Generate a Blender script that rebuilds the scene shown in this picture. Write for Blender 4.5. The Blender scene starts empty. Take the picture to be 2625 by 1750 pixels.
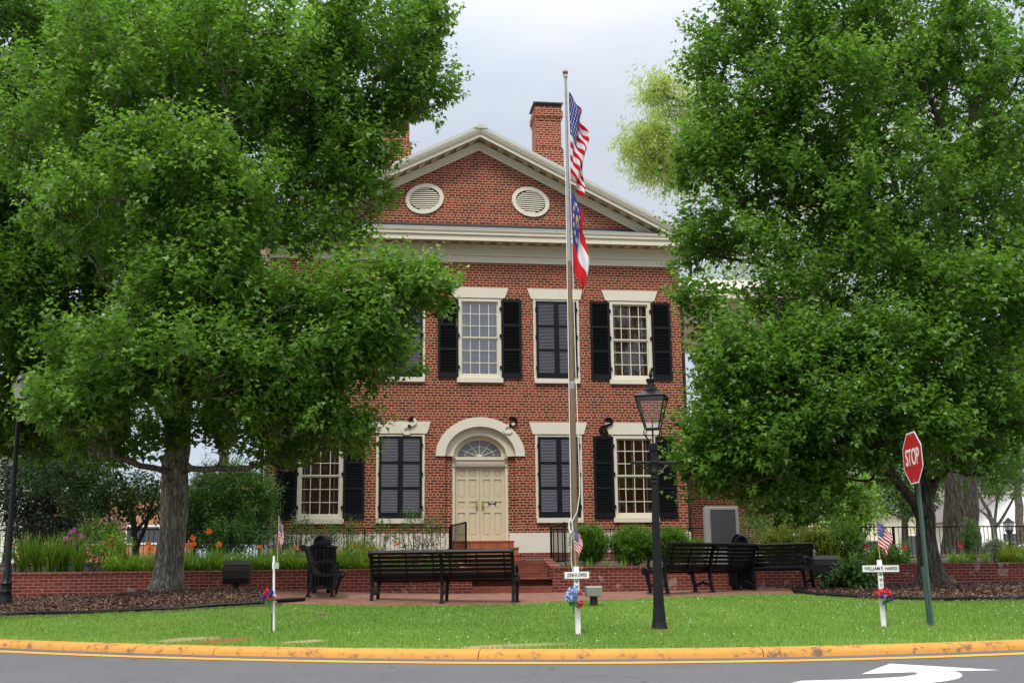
import bpy, math, random
import numpy as np
from mathutils import Vector, Matrix

# ------------------------------------------------------------------ camera, sky, sun, exposure
scene = bpy.context.scene
FPX, PITCH, ROLL, YAW = 2981.0, 0.1997, -0.0113, 0.1354      # focal length in photo pixels (2625 wide)
CAM = np.array([-3.7, -34.4, 0.5])
_c, _s = math.cos(YAW), math.sin(YAW)
FWD = np.array([_s*math.cos(PITCH), _c*math.cos(PITCH), math.sin(PITCH)])
_r = np.array([_c, -_s, 0.0]); _u = np.cross(_r, FWD)
RIGHT = math.cos(ROLL)*_r + math.sin(ROLL)*_u
UP = -math.sin(ROLL)*_r + math.cos(ROLL)*_u
cam_data = bpy.data.cameras.new('camera')
cam_data.sensor_width = 36.0
cam_data.lens = 36.0*FPX/2625.0
cam_data.clip_start = 0.1
cam_data.clip_end = 2000.0
cam = bpy.data.objects.new('camera', cam_data)
scene.collection.objects.link(cam)
cam.matrix_world = Matrix(((RIGHT[0], UP[0], -FWD[0], CAM[0]), (RIGHT[1], UP[1], -FWD[1], CAM[1]),
                           (RIGHT[2], UP[2], -FWD[2], CAM[2]), (0, 0, 0, 1)))
scene.camera = cam

SUN_EL, SUN_AZ = math.radians(58), math.radians(205)   # azimuth clockwise from +Y: high, behind and left of the camera
world = bpy.data.worlds.new('World')
scene.world = world
world.use_nodes = True
wn, wl = world.node_tree.nodes, world.node_tree.links
wn.clear()
w_out = wn.new('ShaderNodeOutputWorld')
w_bg = wn.new('ShaderNodeBackground')
w_sky = wn.new('ShaderNodeTexSky'); w_sky.sky_type = 'NISHITA'; w_sky.sun_disc = False
w_sky.sun_elevation = SUN_EL; w_sky.sun_rotation = SUN_AZ
w_tc = wn.new('ShaderNodeTexCoord')
w_sep = wn.new('ShaderNodeSeparateXYZ'); wl.new(w_tc.outputs['Generated'], w_sep.inputs[0])
w_nz = wn.new('ShaderNodeTexNoise'); w_nz.inputs['Scale'].default_value = 2.2; w_nz.inputs['Detail'].default_value = 5
w_nz.inputs['Roughness'].default_value = 0.55
w_map = wn.new('ShaderNodeMapping'); w_map.inputs['Scale'].default_value = (1, 1, 2.6)
wl.new(w_tc.outputs['Generated'], w_map.inputs[0]); wl.new(w_map.outputs[0], w_nz.inputs['Vector'])
w_ramp = wn.new('ShaderNodeValToRGB')                  # cloud deck: pale blue-grey thin places to white
w_ramp.color_ramp.elements[0].position = 0.40; w_ramp.color_ramp.elements[0].color = (0.70, 0.82, 1.02, 1)
w_ramp.color_ramp.elements[1].position = 0.62; w_ramp.color_ramp.elements[1].color = (0.89, 0.945, 1.06, 1)
wl.new(w_nz.outputs['Fac'], w_ramp.inputs[0])
w_lum = wn.new('ShaderNodeMapRange')                   # an overcast sky is brighter overhead
w_lum.inputs['From Min'].default_value = 0.30; w_lum.inputs['From Max'].default_value = 1.0
w_lum.interpolation_type = 'SMOOTHSTEP'; w_lum.inputs['To Min'].default_value = 4.55; w_lum.inputs['To Max'].default_value = 20.0
wl.new(w_sep.outputs['Z'], w_lum.inputs['Value'])
w_mul = wn.new('ShaderNodeMix'); w_mul.data_type = 'RGBA'; w_mul.blend_type = 'MULTIPLY'; w_mul.inputs['Factor'].default_value = 1
wl.new(w_ramp.outputs[0], w_mul.inputs[6]); wl.new(w_lum.outputs[0], w_mul.inputs[7])
w_warm = wn.new('ShaderNodeMix'); w_warm.data_type = 'RGBA'; w_warm.blend_type = 'MULTIPLY'   # the deck overhead is whiter
wl.new(w_sep.outputs['Z'], w_warm.inputs['Factor']); wl.new(w_mul.outputs[2], w_warm.inputs[6]); w_warm.inputs[7].default_value = (1.0, 0.92, 0.80, 1)
w_add = wn.new('ShaderNodeMix'); w_add.data_type = 'RGBA'; w_add.inputs['Factor'].default_value = 0.94
wl.new(w_sky.outputs[0], w_add.inputs[6]); wl.new(w_warm.outputs[2], w_add.inputs[7])
w_bg.inputs['Strength'].default_value = 0.1
wl.new(w_add.outputs[2], w_bg.inputs['Color']); wl.new(w_bg.outputs[0], w_out.inputs['Surface'])

sun_data = bpy.data.lights.new('sun', 'SUN')
sun_data.energy = 1.5; sun_data.angle = math.radians(14); sun_data.color = (1.0, 0.95, 0.88)
sun = bpy.data.objects.new('sun', sun_data)
scene.collection.objects.link(sun)
_sd = Vector((math.sin(SUN_AZ)*math.cos(SUN_EL), math.cos(SUN_AZ)*math.cos(SUN_EL), math.sin(SUN_EL)))
sun.rotation_euler = _sd.to_track_quat('Z', 'Y').to_euler()
sun.location = (0, -20, 40)

vs = scene.view_settings
vs.view_transform = 'Standard'; vs.look = 'None'; vs.gamma = 1.0; vs.exposure = 0.8
vs.use_curve_mapping = False
scene.cycles.use_denoising = True
scene.cycles.max_bounces = 8
scene.cycles.transparent_max_bounces = 8
scene.cycles.diffuse_bounces = 5
scene.cycles.glossy_bounces = 3
scene.cycles.caustics_reflective = False; scene.cycles.caustics_refractive = False

# ------------------------------------------------------------------ layout: photo pixel (2352 wide) -> point in the place
DS = 2625.0/2352.0
def pray(px, py):
    return FWD + RIGHT*((px*DS-1312.5)/FPX) - UP*((py*DS-875.0)/FPX)
def at(px, py, Y):
    d = pray(px, py); return CAM + d*((Y-CAM[1])/d[1])
def atz(px, py, Z):
    d = pray(px, py); return CAM + d*((Z-CAM[2])/d[2])
def mpp(Y):                                            # metres per 2352-pixel at depth Y
    return DS*((at(1176, 784, Y)-CAM) @ FWD)/FPX

# ------------------------------------------------------------------ helpers
rng = np.random.default_rng(7)
random.seed(7)
COL = scene.collection
ORG = np.zeros(3)
def tag(o, label=None, cat=None, group=None, kind=None):
    if label: o['label'] = label
    if cat: o['category'] = cat
    if group: o['group'] = group
    if kind: o['kind'] = kind
    return o
def thing(name, label, cat, loc=(0, 0, 0), rotz=0.0, group=None):
    global ORG
    o = bpy.data.objects.new(name, None); COL.objects.link(o)
    o.empty_display_size = 0.2
    o.location = tuple(float(v) for v in loc); o.rotation_euler = (0, 0, rotz)
    ORG = np.array(loc, float) if rotz == 0.0 else np.zeros(3)
    return tag(o, label, cat, group)
def link(name, me, m=None, parent=None, loc=None):
    o = bpy.data.objects.new(name, me); COL.objects.link(o)
    if m is not None and not me.materials:
        for x in (m if isinstance(m, (list, tuple)) else [m]): me.materials.append(x)
    if parent is not None: o.parent = parent
    if loc is not None: o.location = tuple(float(v) for v in loc)
    return o
def copy_tree(o, parent=None):
    c = o.copy(); COL.objects.link(c)
    if parent is not None: c.parent = parent
    for ch in list(o.children): copy_tree(ch, c)
    return c
def nrm(v):
    v = np.asarray(v, float); return v/np.maximum(np.linalg.norm(v, axis=-1, keepdims=True), 1e-9)
class MB:
    def __init__(s): s.v = []; s.f = []; s.mi = []; s.cur = 0
    def add(s, vs_, fs_):
        n = len(s.v); s.v += [tuple(float(c) for c in p) for p in vs_]
        s.f += [tuple(n+i for i in f) for f in fs_]; s.mi += [s.cur]*len(fs_)
        return s
    def box(s, x0, x1, y0, y1, z0, z1):
        v = [(x, y, z) for z in (z0, z1) for y in (y0, y1) for x in (x0, x1)]
        return s.add(v, [(0, 2, 3, 1), (4, 5, 7, 6), (0, 1, 5, 4), (2, 6, 7, 3), (0, 4, 6, 2), (1, 3, 7, 5)])
    def obox(s, c, h, R):                                # centre, half sizes, 3x3 rotation (columns = axes)
        R = np.array(R, float); v = []
        for sz in (-1, 1):
            for sy in (-1, 1):
                for sx in (-1, 1): v.append(np.array(c)+R@np.array([sx*h[0], sy*h[1], sz*h[2]]))
        return s.add(v, [(0, 2, 3, 1), (4, 5, 7, 6), (0, 1, 5, 4), (2, 6, 7, 3), (0, 4, 6, 2), (1, 3, 7, 5)])
    def prism(s, poly, a, b, plane='xz'):                # polygon in a plane, extruded along the third axis
        n = len(poly)
        def P(p, t):
            return {'xz': (p[0], t, p[1]), 'yz': (t, p[0], p[1]), 'xy': (p[0], p[1], t)}[plane]
        v = [P(p, a) for p in poly]+[P(p, b) for p in poly]
        return s.add(v, [tuple(range(n))[::-1], tuple(range(n, 2*n))]+[(i, (i+1) % n, n+(i+1) % n, n+i) for i in range(n)])
    def strip(s, pts, w, a, b, plane='yz'):              # flat bar following a 2D polyline, width w (scalar or list)
        pts = np.array(pts, float); n = len(pts)
        w = np.full(n, w) if np.isscalar(w) else np.array(w, float)
        t = nrm(np.gradient(pts, axis=0)); nn = np.stack([-t[:, 1], t[:, 0]], 1)
        L, R_ = pts+nn*w[:, None]/2, pts-nn*w[:, None]/2
        def P(p, q):
            return {'xz': (p[0], q, p[1]), 'yz': (q, p[0], p[1]), 'xy': (p[0], p[1], q)}[plane]
        v = []
        for i in range(n): v += [P(L[i], a), P(R_[i], a), P(R_[i], b), P(L[i], b)]
        f = []
        for i in range(n-1):
            k = 4*i
            for j in range(4): f.append((k+j, k+(j+1) % 4, k+4+(j+1) % 4, k+4+j))
        f += [(0, 3, 2, 1), (4*n-4, 4*n-3, 4*n-2, 4*n-1)]
        return s.add(v, f)
    def tube(s, pts, r, n=8, cap=True):
        pts = np.array(pts, float); m = len(pts)
        r = np.full(m, r) if np.isscalar(r) else np.array(r, float)
        t = nrm(np.gradient(pts, axis=0))
        a = np.array([0, 0, 1.0]) if abs(t[0, 2]) < 0.9 else np.array([1.0, 0, 0])
        u = nrm(np.cross(t[0], a)); v = []
        th = np.arange(n)*2*math.pi/n
        for i in range(m):
            u = nrm(u-t[i]*(u@t[i])); w = np.cross(t[i], u)
            v += list(pts[i]+r[i]*(np.cos(th)[:, None]*u+np.sin(th)[:, None]*w))
        f = [(i*n+j, i*n+(j+1) % n, (i+1)*n+(j+1) % n, (i+1)*n+j) for i in range(m-1) for j in range(n)]
        if cap: f += [tuple(range(n))[::-1], tuple(range((m-1)*n, m*n))]
        return s.add(v, f)
    def lathe(s, prof, n=20, c=(0, 0, 0), a0=0.0, a1=2*math.pi):   # prof: (r, z) bottom to top
        full = abs(a1-a0-2*math.pi) < 1e-6; k = n if full else n+1
        th = a0+(a1-a0)*np.arange(k)/n; v = []
        for r, z in prof: v += [(c[0]+r*math.cos(q), c[1]+r*math.sin(q), c[2]+z) for q in th]
        f = []
        for i in range(len(prof)-1):
            for j in range(n):
                j2 = (j+1) % k; f.append((i*k+j, i*k+j2, (i+1)*k+j2, (i+1)*k+j))
        if full: f += [tuple(range(k))[::-1], tuple(range((len(prof)-1)*k, len(prof)*k))]
        return s.add(v, f)
    def mesh(s, name, org=(0, 0, 0), smooth=False):
        me = bpy.data.meshes.new(name)
        o = np.array(org, float)
        me.from_pydata([tuple(np.array(p)-o) for p in s.v], [], s.f)
        if any(s.mi): me.polygons.foreach_set('material_index', s.mi)
        if smooth:
            me.polygons.foreach_set('use_smooth', [True]*len(s.f))
            try: me.set_sharp_from_angle(angle=math.radians(40))
            except Exception: pass
        me.validate(); me.update()
        return me
    def build(s, name, m, parent=None, smooth=False, org=None):
        return link(name, s.mesh(name, ORG if org is None else org, smooth), m, parent)
    def solo(s, name, m, loc, label=None, cat=None, group=None, kind=None, smooth=False):
        o = link(name, s.mesh(name, loc, smooth), m, None, loc)
        return tag(o, label, cat, group, kind)
def npmesh(name, verts, faces, tint=None, col=None, smooth=False):   # equal-sized faces from arrays
    me = bpy.data.meshes.new(name)
    verts = np.asarray(verts, np.float32); faces = np.asarray(faces, np.int32)
    k = faces.shape[1]; nf = len(faces)
    me.vertices.add(len(verts)); me.vertices.foreach_set('co', verts.ravel())
    me.loops.add(nf*k); me.loops.foreach_set('vertex_index', faces.ravel())
    me.polygons.add(nf); me.polygons.foreach_set('loop_start', np.arange(nf, dtype=np.int32)*k)
    me.polygons.foreach_set('loop_total', np.full(nf, k, np.int32))
    if smooth: me.polygons.foreach_set('use_smooth', np.ones(nf, bool))
    if tint is not None:
        a = me.attributes.new('tint', 'FLOAT', 'POINT'); a.data.foreach_set('value', np.asarray(tint, np.float32))
    if col is not None:
        a = me.attributes.new('paint', 'FLOAT_COLOR', 'FACE'); a.data.foreach_set('color', np.asarray(col, np.float32).ravel())
    me.update(); me.validate()
    return me

# ------------------------------------------------------------------ materials
class NT:
    def __init__(s, name):
        s.m = bpy.data.materials.new(name); s.m.use_nodes = True
        s.t = s.m.node_tree; s.n = s.t.nodes; s.b = s.n['Principled BSDF']; s.out = s.n['Material Output']
    def new(s, t, **kw):
        n = s.n.new(t)
        for k, v in kw.items():
            if k in n.inputs: n.inputs[k].default_value = v
            else: setattr(n, k, v)
        return n
    def link(s, a, b): s.t.links.new(a, b)
    def pos(s):
        return s.new('ShaderNodeNewGeometry').outputs['Position']
    def noise(s, scale, detail=3, vec=None, rough=0.55):
        n = s.new('ShaderNodeTexNoise', Scale=scale, Detail=detail, Roughness=rough)
        s.link(vec if vec is not None else s.pos(), n.inputs['Vector']); return n.outputs['Fac']
    def ramp(s, fac, stops):
        r = s.new('ShaderNodeValToRGB'); e = r.color_ramp.elements
        while len(e) < len(stops): e.new(0.5)
        for q, (p, c) in zip(e, stops): q.position = p; q.color = (*c, 1)
        s.link(fac, r.inputs[0]); return r.outputs[0]
    def math(s, op, a, b=None):
        n = s.new('ShaderNodeMath', operation=op)
        for i, x in enumerate((a, b)):
            if x is None: continue
            if isinstance(x, (int, float)): n.inputs[i].default_value = x
            else: s.link(x, n.inputs[i])
        return n.outputs[0]
    def mix(s, fac, a, b, mode='MIX'):
        n = s.new('ShaderNodeMix', data_type='RGBA', blend_type=mode)
        for i, x in ((0, fac), (6, a), (7, b)):
            if isinstance(x, (int, float)): n.inputs[i].default_value = x
            elif isinstance(x, tuple): n.inputs[i].default_value = (*x, 1)
            else: s.link(x, n.inputs[i])
        return n.outputs[2]
    def bump(s, h, strength=0.4, dist=0.01):
        n = s.new('ShaderNodeBump', Strength=strength, Distance=dist)
        s.link(h, n.inputs['Height']); s.link(n.outputs[0], s.b.inputs['Normal'])
    def set(s, col=None, rough=0.6, metal=0.0, spec=0.4):
        if isinstance(col, tuple): s.b.inputs['Base Color'].default_value = (*col, 1)
        elif col is not None: s.link(col, s.b.inputs['Base Color'])
        if isinstance(rough, (int, float)): s.b.inputs['Roughness'].default_value = rough
        else: s.link(rough, s.b.inputs['Roughness'])
        s.b.inputs['Metallic'].default_value = metal
        s.b.inputs['Specular IOR Level'].default_value = spec
        return s.m
M = {}
def simple(name, col, rough=0.6, metal=0.0, spec=0.4, var=0.12, scale=6.0, bump=0.0, bscale=60.0):
    k = NT(name)
    f = k.noise(scale, 4)
    c = k.mix(f, tuple(max(0, x*(1-var)) for x in col), tuple(min(1, x*(1+var)) for x in col))
    if bump: k.bump(k.noise(bscale, 3), bump, 0.006)
    M[name] = k.set(c, rough, metal, spec); return M[name]
def xz_vec(k, wob=0.0, swap=False):
    p = k.pos(); sp = k.new('ShaderNodeSeparateXYZ'); k.link(p, sp.inputs[0])
    cb = k.new('ShaderNodeCombineXYZ')
    h = k.math('ADD', sp.outputs['X'], sp.outputs['Y'])
    z = sp.outputs['Z']
    if wob:
        nx = k.math('MULTIPLY', k.math('SUBTRACT', k.noise(7.0, 2), 0.5), wob)
        pz = k.new('ShaderNodeMapping'); pz.inputs['Location'].default_value = (31, 17, 5); k.link(p, pz.inputs[0])
        nz = k.math('MULTIPLY', k.math('SUBTRACT', k.noise(5.0, 2, pz.outputs[0]), 0.5), wob)
        h = k.math('ADD', h, nx); z = k.math('ADD', z, nz)
    a, b = (z, h) if swap else (h, z)
    k.link(a, cb.inputs[0]); k.link(b, cb.inputs[1])
    return cb.outputs[0], sp
def brick_node(k, vec, w, h, mortar, offset=0.5):
    n = k.new('ShaderNodeTexBrick')
    n.offset = offset
    n.inputs['Color1'].default_value = (0, 0, 0, 1); n.inputs['Color2'].default_value = (1, 1, 1, 1)
    n.inputs['Mortar'].default_value = (0.5, 0.5, 0.5, 1)
    n.inputs['Scale'].default_value = 1.0; n.inputs['Mortar Size'].default_value = mortar
    n.inputs['Mortar Smooth'].default_value = 0.25; n.inputs['Bias'].default_value = 0.0
    n.inputs['Brick Width'].default_value = w; n.inputs['Row Height'].default_value = h
    k.link(vec, n.inputs['Vector']); return n
def brick_old(name, ramp, mortar_col, wob=0.022):
    k = NT(name); H = 0.0795
    vec, sp = xz_vec(k, wob)
    a = brick_node(k, vec, 0.212, H, 0.0105); b = brick_node(k, vec, 0.106, H, 0.0105)
    sv = k.new('ShaderNodeSeparateXYZ'); k.link(vec, sv.inputs[0])
    row = k.math('FLOOR', k.math('DIVIDE', sv.outputs[1], H))
    head = k.math('LESS_THAN', k.math('FLOORED_MODULO', row, 6.0), 0.5)
    cid = k.mix(head, a.outputs['Color'], b.outputs['Color'])
    fac = k.new('ShaderNodeMix', data_type='FLOAT'); k.link(head, fac.inputs[0])
    k.link(a.outputs['Fac'], fac.inputs[2]); k.link(b.outputs['Fac'], fac.inputs[3])
    bc = k.ramp(cid, ramp)
    grime = k.noise(1.1, 4)
    bc = k.mix(k.math('MULTIPLY', grime, 0.5), bc, k.mix(1.0, bc, (0.62, 0.55, 0.55), 'MULTIPLY'))
    ps = k.new('ShaderNodeMapping'); ps.inputs['Scale'].default_value = (1, 1, 0.12); k.link(k.pos(), ps.inputs[0])
    bc = k.mix(k.math('MULTIPLY', k.math('MAXIMUM', k.math('SUBTRACT', k.noise(2.4, 4, ps.outputs[0]), 0.48), 0.0), 2.6), bc, k.mix(1.0, bc, (0.5, 0.5, 0.52), 'MULTIPLY'))
    bc = k.mix(0.35, bc, k.mix(k.noise(38, 3), (0.55, 0.5, 0.5), (1.35, 1.3, 1.3)), 'MULTIPLY')
    mc = k.mix(k.noise(3.0, 3), mortar_col, tuple(x*0.72 for x in mortar_col))
    c = k.mix(fac.outputs[0], bc, mc)
    k.bump(k.math('SUBTRACT', k.math('MULTIPLY', k.noise(90, 2), 0.3), fac.outputs[0]), 0.5, 0.008)
    M[name] = k.set(c, 0.85, 0, 0.2)
brick_old('old_brick', [(0.0, (0.078, 0.020, 0.016)), (0.22, (0.125, 0.023, 0.016)), (0.5, (0.20, 0.027, 0.015)), (0.8, (0.25, 0.033, 0.018)), (1.0, (0.29, 0.05, 0.024))],
          (0.60, 0.36, 0.225))
def brick_new(name, w, h, mortar, ramp, mortar_col, swap=False, stain=False, off=0.5):
    k = NT(name)
    vec, sp = xz_vec(k, 0.004, swap)
    a = brick_node(k, vec, w, h, mortar, off)
    bc = k.ramp(a.outputs['Color'], ramp)
    bc = k.mix(0.4, bc, k.mix(k.noise(30, 3), (0.6, 0.58, 0.58), (1.3, 1.3, 1.3)), 'MULTIPLY')
    bc = k.mix(k.math('MULTIPLY', k.noise(1.6, 4), 0.55), bc, k.mix(1.0, bc, (0.6, 0.55, 0.52), 'MULTIPLY'))
    c = k.mix(a.outputs['Fac'], bc, mortar_col)
    if stain:                                            # white lime bloom running from some joints
        st = k.math('MULTIPLY', k.math('GREATER_THAN', k.noise(2.2, 5), 0.63), k.noise(26, 4))
        c = k.mix(k.math('MULTIPLY', st, 0.55), c, (0.6, 0.52, 0.48))
    k.bump(k.math('SUBTRACT', k.math('MULTIPLY', k.noise(120, 2), 0.2), a.outputs['Fac']), 0.5, 0.006)
    M[name] = k.set(c, 0.8, 0, 0.25)
brick_new('wall_brick', 0.213, 0.0705, 0.0048, [(0, (0.13, 0.028, 0.02)), (0.5, (0.185, 0.036, 0.024)), (1, (0.225, 0.046, 0.028))], (0.40, 0.27, 0.22), stain=True)
brick_new('step_brick', 0.0765, 0.30, 0.006, [(0, (0.20, 0.06, 0.03)), (0.3, (0.34, 0.075, 0.03)), (1, (0.40, 0.09, 0.035))], (0.5, 0.3, 0.2), off=0.0)
brick_new('stair_brick', 0.2, 0.068, 0.007, [(0, (0.20, 0.055, 0.034)), (0.5, (0.28, 0.07, 0.04)), (1, (0.34, 0.09, 0.05))], (0.20, 0.12, 0.085))
brick_new('orange_brick', 0.3, 0.1, 0.012, [(0, (0.42, 0.17, 0.09)), (1, (0.52, 0.23, 0.12))], (0.45, 0.3, 0.2))
def paving():
    k = NT('paving_brick')
    a = brick_node(k, k.pos(), 0.21, 0.105, 0.005)
    bc = k.ramp(a.outputs['Color'], [(0, (0.20, 0.085, 0.058)), (1, (0.31, 0.15, 0.105))])
    bc = k.mix(k.noise(1.3, 4), bc, k.mix(1.0, bc, (0.72, 0.68, 0.64), 'MULTIPLY'))
    c = k.mix(a.outputs['Fac'], bc, (0.12, 0.085, 0.065))
    k.bump(k.math('SUBTRACT', 1.0, a.outputs['Fac']), 0.4, 0.004)
    M['paving_brick'] = k.set(c, 0.85, 0, 0.25)
paving()
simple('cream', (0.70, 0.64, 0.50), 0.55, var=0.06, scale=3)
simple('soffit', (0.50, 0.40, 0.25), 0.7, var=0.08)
simple('stucco', (0.70, 0.65, 0.55), 0.9, var=0.1, scale=2.5, bump=0.25, bscale=25)
simple('stone_cream', (0.68, 0.63, 0.51), 0.75, var=0.07, scale=4, bump=0.15, bscale=50)
simple('door_tan', (0.58, 0.51, 0.35), 0.5, var=0.05)
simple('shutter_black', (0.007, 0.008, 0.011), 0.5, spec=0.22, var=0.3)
simple('slat_skylit', (0.13, 0.132, 0.16), 0.5, spec=0.4, var=0.2)  # closed louvres greyer than the black frames: sky light painted into the colour
simple('iron_black', (0.0045, 0.0045, 0.005), 0.42, spec=0.2, var=0.3, bump=0.1, bscale=80)
simple('lamp_black', (0.008, 0.008, 0.009), 0.4, spec=0.28, var=0.3, bump=0.12, bscale=60)
simple('dark_bronze', (0.024, 0.019, 0.015), 0.5, spec=0.3, var=0.25)
simple('brass', (0.55, 0.42, 0.10), 0.35, metal=0.8)
simple('metal_white', (0.78, 0.76, 0.68), 0.45, var=0.04)
simple('roof_metal', (0.50, 0.50, 0.44), 0.5, var=0.08)
simple('lead_grey', (0.22, 0.23, 0.22), 0.7, var=0.3, scale=4)
simple('flashing', (0.06, 0.05, 0.045), 0.7)
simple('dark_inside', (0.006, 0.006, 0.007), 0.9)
simple('blind_wood', (0.32, 0.14, 0.085), 0.6, var=0.15)
simple('blind_dark', (0.30, 0.085, 0.034), 0.6, var=0.2)
simple('blind_sky_reflection', (0.62, 0.55, 0.62), 0.6, var=0.06)  # pale lavender carries the sky's reflection in the pane as blind colour
simple('tape', (0.62, 0.60, 0.58), 0.8)
simple('granite', (0.34, 0.335, 0.32), 0.8, var=0.2, scale=30, bump=0.2, bscale=40)
simple('plaque', (0.075, 0.075, 0.077), 0.5, var=0.2, scale=12)
simple('white_paint', (0.80, 0.79, 0.76), 0.55, var=0.05, scale=5)
simple('letter_black', (0.01, 0.01, 0.01), 0.5)
simple('sign_red', (0.52, 0.012, 0.018), 0.4, var=0.06)
simple('sign_white', (0.82, 0.80, 0.80), 0.4, var=0.03)
simple('post_green', (0.06, 0.11, 0.085), 0.5, var=0.25, scale=10)
simple('plastic_black', (0.006, 0.006, 0.006), 0.45, spec=0.25)
simple('box_grey', (0.24, 0.24, 0.21), 0.75, var=0.2, scale=8)
simple('pole_bronze', (0.22, 0.155, 0.085), 0.4, metal=0.5, var=0.2, scale=5)
simple('pole_grey', (0.36, 0.35, 0.33), 0.35, metal=0.6, var=0.25, scale=6)
simple('rope', (0.75, 0.74, 0.70), 0.9)
simple('stick', (0.50, 0.33, 0.16), 0.7)
simple('soil', (0.075, 0.048, 0.032), 0.95, var=0.4, scale=9, bump=0.6, bscale=25)
simple('petal_orange', (0.85, 0.20, 0.02), 0.6, var=0.12)
simple('petal_red', (0.62, 0.03, 0.05), 0.6, var=0.2, scale=30)
simple('petal_blue', (0.05, 0.06, 0.42), 0.6, var=0.3, scale=30)
simple('petal_paleblue', (0.34, 0.44, 0.72), 0.6, var=0.3, scale=40)
simple('petal_white', (0.75, 0.74, 0.70), 0.6)
simple('petal_magenta', (0.62, 0.06, 0.42), 0.6, var=0.15)
simple('petal_pink', (0.62, 0.22, 0.36), 0.6)
simple('petal_yellow', (0.80, 0.45, 0.02), 0.6, var=0.15)
simple('car_white', (0.72, 0.72, 0.72), 0.3, spec=0.6, var=0.03)
simple('car_silver', (0.36, 0.37, 0.39), 0.3, spec=0.6, var=0.03)
simple('car_glass', (0.03, 0.035, 0.04), 0.1, spec=0.8)
simple('tyre', (0.015, 0.015, 0.015), 0.8)
simple('siding_cream', (0.68, 0.62, 0.46), 0.7, var=0.05)
simple('siding_green', (0.62, 0.68, 0.52), 0.7, var=0.05)
simple('shingle', (0.17, 0.14, 0.13), 0.9, var=0.25, scale=3)
simple('window_dark', (0.05, 0.055, 0.06), 0.15, spec=0.7)
simple('concrete', (0.4, 0.38, 0.35), 0.85, var=0.1)
def glass(name, refl=0.09):
    k = NT(name); n = k.n
    n.remove(k.b)
    tr = k.new('ShaderNodeBsdfTransparent'); gl = k.new('ShaderNodeBsdfGlossy', Roughness=0.03)
    gl.inputs['Color'].default_value = (0.95, 0.97, 1, 1)
    fr = k.new('ShaderNodeFresnel', IOR=1.45); mx = k.new('ShaderNodeMixShader')
    k.link(k.math('ADD', fr.outputs[0], refl), mx.inputs[0]); k.link(tr.outputs[0], mx.inputs[1]); k.link(gl.outputs[0], mx.inputs[2])
    k.link(mx.outputs[0], k.out.inputs['Surface']); M[name] = k.m
glass('window_glass', 0.06); glass('window_glass_bright', 0.16); glass('lantern_glass', 0.10)
def frosted():
    k = NT('fan_glass')
    M['fan_glass'] = k.set(k.mix(k.noise(2.2, 3), (0.05, 0.055, 0.06), (0.20, 0.21, 0.22)), 0.12, 0, 0.8)
frosted()
def bark(name, c0, c1, scale):
    k = NT(name)
    p = k.pos(); mp = k.new('ShaderNodeMapping'); mp.inputs['Scale'].default_value = (1, 1, 0.22); k.link(p, mp.inputs[0])
    a = k.noise(scale, 6, mp.outputs[0], 0.7); b = k.noise(scale*0.22, 3)
    nv = k.new('ShaderNodeTexNoise', Scale=scale*0.6, Detail=3); k.link(mp.outputs[0], nv.inputs['Vector'])
    av = k.new('ShaderNodeMix', data_type='RGBA', blend_type='ADD'); av.inputs[0].default_value = 0.16; k.link(mp.outputs[0], av.inputs[6]); k.link(nv.outputs['Color'], av.inputs[7])
    v = k.new('ShaderNodeTexVoronoi', Scale=scale*1.3, feature='DISTANCE_TO_EDGE'); k.link(av.outputs[2], v.inputs['Vector'])
    vv = k.math('MINIMUM', k.math('MULTIPLY', v.outputs['Distance'], 4.0), 1.0)
    c = k.ramp(k.math('MULTIPLY', a, k.math('ADD', 0.72, k.math('MULTIPLY', vv, 0.38))), [(0.22, tuple(x*0.22 for x in c0)), (0.42, c0), (0.68, c1)])
    c = k.mix(k.math('MULTIPLY', b, 0.5), c, k.mix(1.0, c, (0.8, 0.95, 0.72), 'MULTIPLY'))
    k.bump(k.math('ADD', k.math('MULTIPLY', a, 1.6), k.math('MULTIPLY', vv, 0.6)), 1.0, 0.035)
    M[name] = k.set(c, 0.95, 0, 0.15)
bark('bark_grey', (0.17, 0.145, 0.12), (0.40, 0.36, 0.31), 13)
bark('bark_dark', (0.10, 0.085, 0.072), (0.24, 0.205, 0.175), 13)
bark('bark_oak', (0.05, 0.042, 0.036), (0.115, 0.098, 0.085), 9)
def leaf_mat(name, dark, mid, light, trans=0.28, rough=0.42):
    k = NT(name)
    at_ = k.new('ShaderNodeAttribute', attribute_name='tint')
    c = k.ramp(at_.outputs['Fac'], [(0.0, dark), (0.5, mid), (1.0, light)])
    k.set(c, rough, 0, 0.35)
    tr = k.new('ShaderNodeBsdfTranslucent'); mx = k.new('ShaderNodeMixShader', Fac=trans)
    k.link(k.mix(1.0, c, (1.35, 1.45, 0.7), 'MULTIPLY'), tr.inputs['Color'])
    k.link(k.b.outputs[0], mx.inputs[1]); k.link(tr.outputs[0], mx.inputs[2])
    k.link(mx.outputs[0], k.out.inputs['Surface']); M[name] = k.m
leaf_mat('leaf_maple', (0.058, 0.13, 0.018), (0.125, 0.245, 0.036), (0.31, 0.46, 0.13), 0.45)
leaf_mat('leaf_deep', (0.03, 0.07, 0.013), (0.065, 0.14, 0.024), (0.12, 0.22, 0.045))
leaf_mat('leaf_oak', (0.20, 0.27, 0.06), (0.33, 0.40, 0.10), (0.50, 0.54, 0.19), 0.42)
leaf_mat('leaf_box', (0.035, 0.095, 0.009), (0.095, 0.21, 0.017), (0.20, 0.35, 0.03))
leaf_mat('leaf_gold', (0.09, 0.15, 0.014), (0.20, 0.26, 0.02), (0.36, 0.38, 0.03))
leaf_mat('leaf_lily', (0.07, 0.15, 0.014), (0.16, 0.29, 0.028), (0.30, 0.44, 0.055))
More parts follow.
